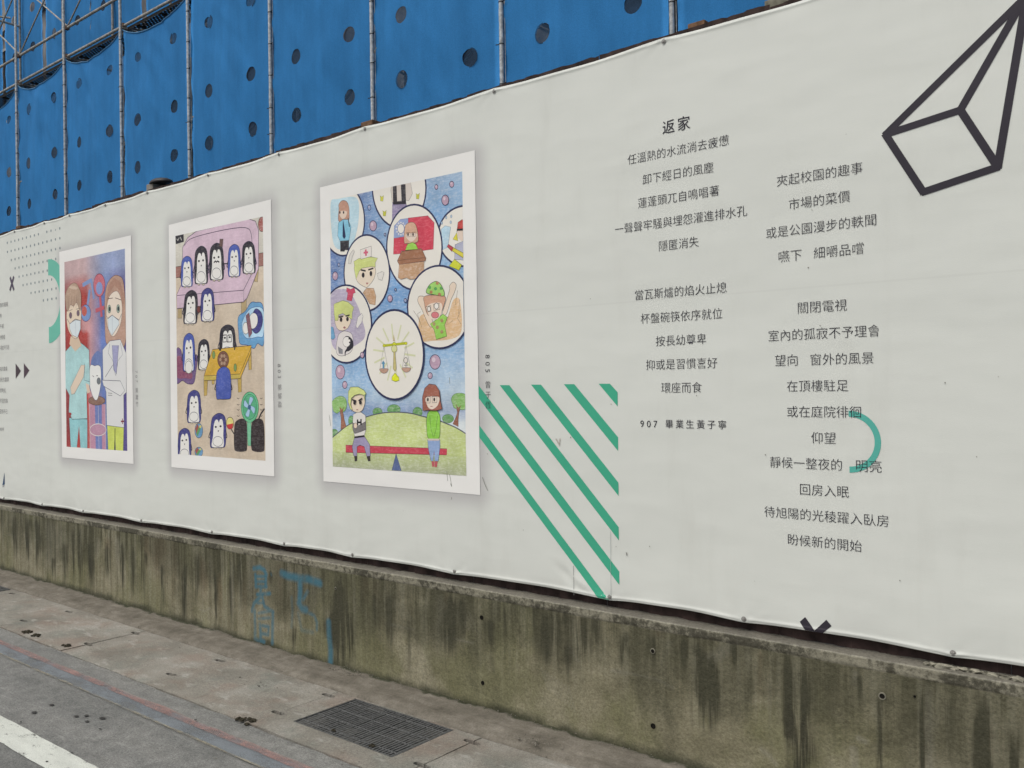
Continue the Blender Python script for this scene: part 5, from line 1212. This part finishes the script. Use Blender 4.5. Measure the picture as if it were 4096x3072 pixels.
S.ell(397, 558, 11, 27, (150, 166, 150), 0, DK, .003, 16); S.ell(456, 556, 11, 28, (150, 166, 150), 0, DK, .003, 16); S.ell(399, 558, 6, 16, (44, 52, 60), 0, k=10); S.ell(457, 556, 6, 16, (44, 52, 60), 0, k=10)
S.line([(386, 490), (420, 485)], (90, 66, 62), .005); S.line([(436, 484), (476, 498)], (90, 66, 62), .005)
S.fill([(386, 620), (415, 598), (460, 630), (462, 660), (415, 734), (390, 690)], (206, 214, 216), False, 0, (60, 70, 90), .003); S.line([(376, 600), (388, 622), (416, 598), (460, 634), (480, 590)], (60, 66, 86), .004); S.line([(416, 600), (418, 730)], (150, 160, 170), .003)
S.build('drawing', p1)
# ------------------------------------------------------------------ SCAFFOLD AND SAFETY NETS
def m_net(name, c, tr=.22):
    t = NT(name, .85, .12)
    n = t.noise(t.map((1.2, 1, .5)), 2.2, 5, .6); w = t.noise(t.map((170, 1, 170)), 1., 2, .6); v = t.noise(t.map((9, 1, .35)), 1., 4, .6)
    cc = t.mix(.6, c, t.ramp(n, [(.3, .80), (.7, 1.18)]), 'MULTIPLY'); cc = t.mix(.3, cc, t.ramp(v, [(.35, .86), (.65, 1.12)]), 'MULTIPLY'); cc = t.mix(.4, cc, t.ramp(w, [(.3, .7), (.7, 1.25)]), 'MULTIPLY')
    t.inp(t.b.inputs['Base Color'], cc)
    tl = t.n.new('ShaderNodeBsdfTranslucent'); t.inp(tl.inputs[0], cc); mx = t.n.new('ShaderNodeMixShader'); mx.inputs[0].default_value = tr
    t.l.new(t.b.outputs[0], mx.inputs[1]); t.l.new(tl.outputs[0], mx.inputs[2]); t.l.new(mx.outputs[0], t.out.inputs[0])
    t.bump(t.math('ADD', t.math('MULTIPLY', v, 3.), w), .25, .01)
    return t.m
def m_vent():
    t = NT('dark_vent_mesh', .9, .1); t.inp(t.b.inputs['Base Color'], (.026, .055, .100))
    tr = t.n.new('ShaderNodeBsdfTransparent'); mx = t.n.new('ShaderNodeMixShader'); t.inp(mx.inputs[0], t.math('MULTIPLY', t.ramp(t.noise(t.map((1, 1, 1)), 9, 3), [(.3, .55), (.7, .85)]), 1.))
    t.l.new(tr.outputs[0], mx.inputs[1]); t.l.new(t.b.outputs[0], mx.inputs[2]); t.l.new(mx.outputs[0], t.out.inputs[0]); return t.m
M_NET = m_net('blue_safety_net', (.040, .222, .520)); M_VENT = m_vent(); M_HEM = plain('pale_blue_hem', (.09, .24, .42), .7, .2)
M_PIPE = plain('galvanised_pipe', (.46, .48, .48), .55, .4, .25, .28, 25); M_PIPE2 = plain('weathered_pipe', (.33, .32, .29), .6, .35, .2, .35, 22)
M_DECK = plain('dark_steel_deck', (.060, .052, .045), .7, .3, .3, .3, 30); M_TIE = plain('black_tie', (.02, .02, .022), .6, .3)
M_CLAMP = plain('rusty_clamp', (.17, .11, .085), .8, .3, .2, .35, 60)
PX = [-3.62-1.82*k for k in range(-2, 10)][::-1]        # pole line, left to right
ZD = EYE+5.40; ZR = EYE+5.86; R_ = .021
scaf = empty('scaffold', (-9, D_NET+.4, 0)); tag(scaf, 'grey steel pipe scaffold standing behind the hoarding with the blue nets tied to it', 'scaffold')
ZTOP = 9.6
rnd = random.Random(9)
tie_m = MB(); tie_m.tube((0, 0, -.004), (0, 0, .004), R_+.004, 10); tie_m.tube((R_+.004, -.006, 0), (R_+.040, -.010, .004), .005, 6); TIE = tie_m.build('net_tie', M_TIE)
for i, x in enumerate(PX):
    m = MB(); zj = 0
    while zj < ZTOP:
        z2_ = min(ZTOP, zj+1.72); m.tube((0, 0, zj+.012), (0, 0, z2_-.012), R_, 14); m.tube((0, 0, z2_-.06), (0, 0, min(ZTOP, z2_+.06)), R_*1.08, 14); zj = z2_
    pole = link('pole', m.build('pole', M_PIPE, False)); pole.location = (x, D_NET, 0); at(pole, scaf)
    if x > -17:
        z = EYE+1.6+rnd.uniform(0, .2); zmax = ZD-.1
        while z < zmax:
            o = link('net_tie', TIE, pole); o.location = (0, 0, z); o.scale = (1 if rnd.random() < .75 else -1, 1, 1); z += .36+rnd.uniform(-.05, .05)
    m = MB(); m.tube((x, D_NET2, 0), (x, D_NET2, ZTOP), R_, 12); at(link('pole', m.build('pole', M_PIPE2)), scaf)
    for z in (ZD-1.72, ZD, ZD+1.72):        # cross transoms of the frames
        m = MB(); m.tube((x, D_NET+.02, z-.03), (x, D_NET2, z-.03), .021, 10); m.tube((x+.01, D_NET+.02, z-.03), (x+.34, D_NET+.5, z-.05), .017, 8); at(link('transom', m.build('transom', M_PIPE2)), scaf)
for i in range(len(PX)-1):
    a, b = PX[i], PX[i+1]
    for z, mt in ((ZD, M_PIPE2), (ZD-1.72, M_PIPE2), (ZR, M_PIPE2), (ZD+1.72, M_PIPE2)):
        if z == ZR and a > -10: continue
        m = MB(); m.tube((a, D_NET+.045, z), (b, D_NET+.045, z), .021, 12); at(link('ledger', m.build('ledger', mt)), scaf)
    # crossed braces of each lift, at the front and the inner side
    for yy, zb in ((D_NET+.06, ZR+.03), (D_NET2-.03, ZD+.42), (D_NET+.06, ZD-1.72+.42), (D_NET+.06, ZD-3.44+.42)):
        if yy > 7: continue
        for s in (0, 1):
            m = MB(); p, q = ((a, b) if s == 0 else (b, a)); m.tube((p, yy+.012*s, zb), (q, yy+.012*s, zb+1.22), .0125, 8); at(link('brace', m.build('brace', M_PIPE2)), scaf)
    m = MB(); m.box(a-.02, a+.05, D_NET+.015, D_NET+.075, ZR-.03, ZR+.03); m.box(a-.02, a+.05, D_NET+.015, D_NET+.075, ZD-.02, ZD+.035)
    if a < -10: at(link('clamp', bevel(m.build('clamp', M_CLAMP), .005)), scaf)
# walkway decks: perforated steel planks
def deck(a, b, z, dens=True):
    W = .46; y0 = D_NET+.08; v = []; f = []; nx, ny_ = (46, 12) if dens else (2, 2)
    xs_ = np.linspace(a+.03, b-.03, nx*2+1); ys_ = np.linspace(y0, y0+W, ny_*2+1)
    for y in ys_:
        for x in xs_: v.append((x, y, z))
    w = len(xs_)
    for j in range(len(ys_)-1):
        for i in range(w-1):
            if dens and i % 2 == 1 and j % 2 == 1 and (i//2+j//2) % 2 == 0: continue
            f.append((j*w+i, j*w+i+1, (j+1)*w+i+1, (j+1)*w+i))
    n = len(v)
    for (p, q) in (((a+.03, y0), (b-.03, y0)), ((a+.03, y0+W), (b-.03, y0+W))):
        k = len(v); v += [(p[0], p[1], z), (q[0], q[1], z), (q[0], q[1], z-.045), (p[0], p[1], z-.045)]; f.append((k, k+1, k+2, k+3))
    for u in np.linspace(.15, .85, 3):
        x = a+(b-a)*u; k = len(v); v += [(x, y0, z-.001), (x, y0+W, z-.001), (x, y0+W, z-.03), (x, y0, z-.03)]; f.append((k, k+1, k+2, k+3))
    at(link('deck_plank', mesh('deck_plank', v, f, M_DECK)), scaf)
for i in range(len(PX)-1):
    deck(PX[i], PX[i+1], ZD-.02, PX[i] < -10); deck(PX[i], PX[i+1], ZD-1.72-.02, False)

def net(a, b, y, ztop, zbot, holes, label, sagm=.20, bulge=.05, seed=0, group='blue safety nets tied between the scaffold poles', hr=.088, both=True):
    pts = []; edges = []
    def z_top(x): u = (x-a)/(b-a); return ztop-sagm*(4*u*(1-u))**.85
    nx, nz = 26, int((ztop-zbot)/.10)
    keep = []
    for j in range(nz+1):
        for i in range(nx+1):
            x = a+(b-a)*i/nx; w = j/nz; z = zbot+(ztop-zbot)*w; keep.append((x, z, i, j))
    idx = {}
    rg = []
    rndn = random.Random(seed)
    for (hx, hz) in holes:
        if not (a+.10 < hx < b-.10 and zbot+.15 < hz < ztop-.15): continue
        rg.append((hx, hz))
    for (x, z, i, j) in keep:
        if all(math.hypot(x-hx, z-hz) > hr*1.35 for hx, hz in rg) or i in (0, nx) or j in (0, nz):
            idx[(i, j)] = len(pts); pts.append(Vector((x, z)))
    rings = []
    for (hx, hz) in rg:
        ph = rndn.uniform(0, 6.28); ring_ = []
        for rr in (hr, hr*1.18):
            n0 = len(pts)
            for k in range(22):
                t = 2*math.pi*k/22; r = rr*(1+.03*math.sin(2*t+ph)); pts.append(Vector((hx+r*math.cos(t), hz+r*math.sin(t))))
            if rr == hr: edges += [(n0+k, n0+(k+1) % 22) for k in range(22)]
    # outline
    ol = [idx[(i, 0)] for i in range(nx+1)]+[idx[(nx, j)] for j in range(1, nz+1)]+[idx[(i, nz)] for i in range(nx-1, -1, -1)]+[idx[(0, j)] for j in range(nz-1, 0, -1)]
    edges += [(ol[k], ol[(k+1) % len(ol)]) for k in range(len(ol))]
    r = delaunay_2d_cdt(pts, edges, [], 1, 1e-7); V2, F2 = r[0], r[2]
    F2 = [f for f in F2 if all(math.hypot(sum(V2[k].x for k in f)/len(f)-hx, sum(V2[k].y for k in f)/len(f)-hz) > hr*.97 for hx, hz in rg)]
    A = np.array([(p.x, p.y) for p in V2]); u = (A[:, 0]-a)/(b-a)
    w = np.clip((A[:, 1]-zbot)/(ztop-zbot), 0, 1)
    zz_ = zbot+(np.array([z_top(x) for x in A[:, 0]])-zbot)*w
    # only the upper metre is pulled down by the sag; lower rows stay put
    blend = np.clip((A[:, 1]-(ztop-1.2))/1.2, 0, 1)**1.6; zf = A[:, 1]+(zz_-A[:, 1])*blend if sagm else A[:, 1]
    zf = A[:, 1]-(ztop-np.array([z_top(x) for x in A[:, 0]]))*blend
    yo = -bulge*np.sin(np.pi*u)*(.4+.6*np.sin(np.clip(w, 0, 1)*np.pi*.9))
    yo += (fbm(A[:, 0]*3, A[:, 1]*.9, 3, seed+5)-.5)*.07*np.sin(np.pi*u)+(fbm(A[:, 0]*5+A[:, 1]*3.2, A[:, 1]*1.1-A[:, 0]*1.5, 3, seed+9)-.5)*.05*np.sin(np.pi*u)+.012*np.sin(A[:, 1]*2*np.pi/.36+seed)*np.exp(-np.minimum(u, 1-u)/.05)
    ang = np.abs(u-.03)*6; yo += .012*np.sin((A[:, 1]*8+A[:, 0]*16))*np.exp(-u*7)*np.clip(w*1.4-.2, 0, 1)
    V3 = [(float(x), y+float(o_), float(z)) for x, o_, z in zip(A[:, 0], yo, zf)]
    me = mesh('safety_net', V3, [tuple(f) for f in F2], M_NET, True); o = link('safety_net', me); tag(o, label, 'safety net', group)
    # darker open-weave discs sewn into the round vents
    for (hx, hz) in rg:
        q = int(np.argmin((A[:, 0]-hx)**2+(A[:, 1]-hz)**2)); vy = V3[q][1]+.004; vz = hz-(ztop-z_top(hx))*float(np.clip((hz-(ztop-1.2))/1.2, 0, 1)**1.6)
        vv = [(hx, vy+.006, vz)]+[(hx+hr*1.1*math.cos(2*math.pi*c/22), vy+.002, vz+hr*1.1*math.sin(2*math.pi*c/22)) for c in range(22)]
        link('mesh_vent', mesh('mesh_vent', vv, [(0, 1+c, 1+(c+1) % 22) for c in range(22)], M_VENT), o)
    # hem cord along the top edge
    top = sorted([i for i in range(len(V3)) if abs(A[i, 1]-ztop) < 1e-5], key=lambda i: V3[i][0]); m = MB()
    for p, q in zip(top[:-1], top[1:]): m.tube(Vector(V3[p])-Vector((0, .006, 0)), Vector(V3[q])-Vector((0, .006, 0)), .008, 6, False)
    link('top_hem', m.build('top_hem', M_HEM), o)
    if both:
        m = MB()
        for xx in (a+.06, b-.06): m.tube((xx, y-.012, EYE+1.2), (xx, y-.012, ztop-.25), .0028, 5, False)
        link('lacing_cord', m.build('lacing_cord', M_PIPE), o)
    return o
ROWS = [EYE+z for z in (4.92, 3.92, 3.24, 2.24, 1.56)]
HF = (.265, .79)
lab = ['net sheet at the far left edge, below the walkway', 'net sheet between the first and second poles from the left', 'net sheet between the second and third poles from the left', 'net sheet between the third and fourth poles from the left', 'net sheet between the fourth and fifth poles from the left',
       'net sheet between the fifth and sixth poles, above the middle poster', 'net sheet above the largest poster', 'net sheet above the gap between largest poster and poem', 'net sheet with two big holes, above the poem heading', 'rightmost net sheet, only a sliver above the banner']
vis = [k for k in range(len(PX)-1)]
for k in vis:
    a, b = PX[k], PX[k+1]; j = int(round((a+18.18)/1.82))
    if j < -1: continue
    if j < 0 or j > 9: lb = 'blue safety net sheet on the scaffold beyond the '+('left' if j < 0 else 'right')+' edge of the photo'
    else: lb = 'blue '+lab[j]
    off = rnd.uniform(-.02, .02)
    net(a-.03, b+.03, D_NET+.03, ZD-.03, 1.2, [(a+f*1.82+off, z+rnd.uniform(-.015, .015)) for f in HF for z in ROWS], lb, .24 if a > -17 else .30, .05, k)
# the upper lift: nets hang on the inner row
for k in range(len(PX)-1):
    a, b = PX[k]-.9, PX[k+1]-.9
    if k > 5: continue
    lb = 'upper net behind the guard rail, '+('sliver at the far left edge', 'top left corner, left of the first pole', 'between first and second poles', 'between second and third poles', 'where the walkway meets the top edge', 'hidden just above the frame')[k]
    net(a+.004, b-.004, D_NET2+.06, 9.7, ZD-.35, [(x, z) for x in ((a+b)/2-.42, (a+b)/2+.46) for z in (EYE+6.6, EYE+7.35)], lb, 0.0, .02, 40+k, 'upper blue nets behind the guard rail', .092, False)

# ------------------------------------------------------------------ unfinished building behind the nets
M_BLD = plain('bare_concrete', (.26, .25, .24), .9, .2, var=.3, scale=2.5); M_DARK = plain('dark_opening', (.02, .02, .022), .9, .1)
bld = empty('building', (-9, D_BLD+3, 0)); tag(bld, 'grey unfinished building behind the blue nets', 'building')
m = MB(); m.box(-24, 4, D_BLD, D_BLD+8, 0, 11.5); at(link('wall', m.build('wall', M_BLD)), bld)
for fl in range(3):
    m = MB(); z = .2+fl*3.4; m.box(-24.05, 4.05, D_BLD-.12, D_BLD, z+2.9, z+3.25); at(link('floor_slab', m.build('floor_slab', M_BLD)), bld)
    for w_ in range(8):
        x = -22+w_*3.3; m = MB(); m.box(x, x+1.9, D_BLD-.02, D_BLD-.005, z+.9, z+2.5); fo = link('window', m.build('window', M_DARK)); at(fo, bld)
        m = MB()
        for (a, b, c, d) in ((x-.06, x, z+.84, z+2.56), (x+1.9, x+1.96, z+.84, z+2.56), (x, x+1.9, z+.84, z+.9), (x, x+1.9, z+2.5, z+2.56), (x+.93, x+.97, z+.9, z+2.5)): m.box(a, b, D_BLD-.05, D_BLD-.021, c, d)
        link('frame', m.build('frame', M_PIPE2), fo)
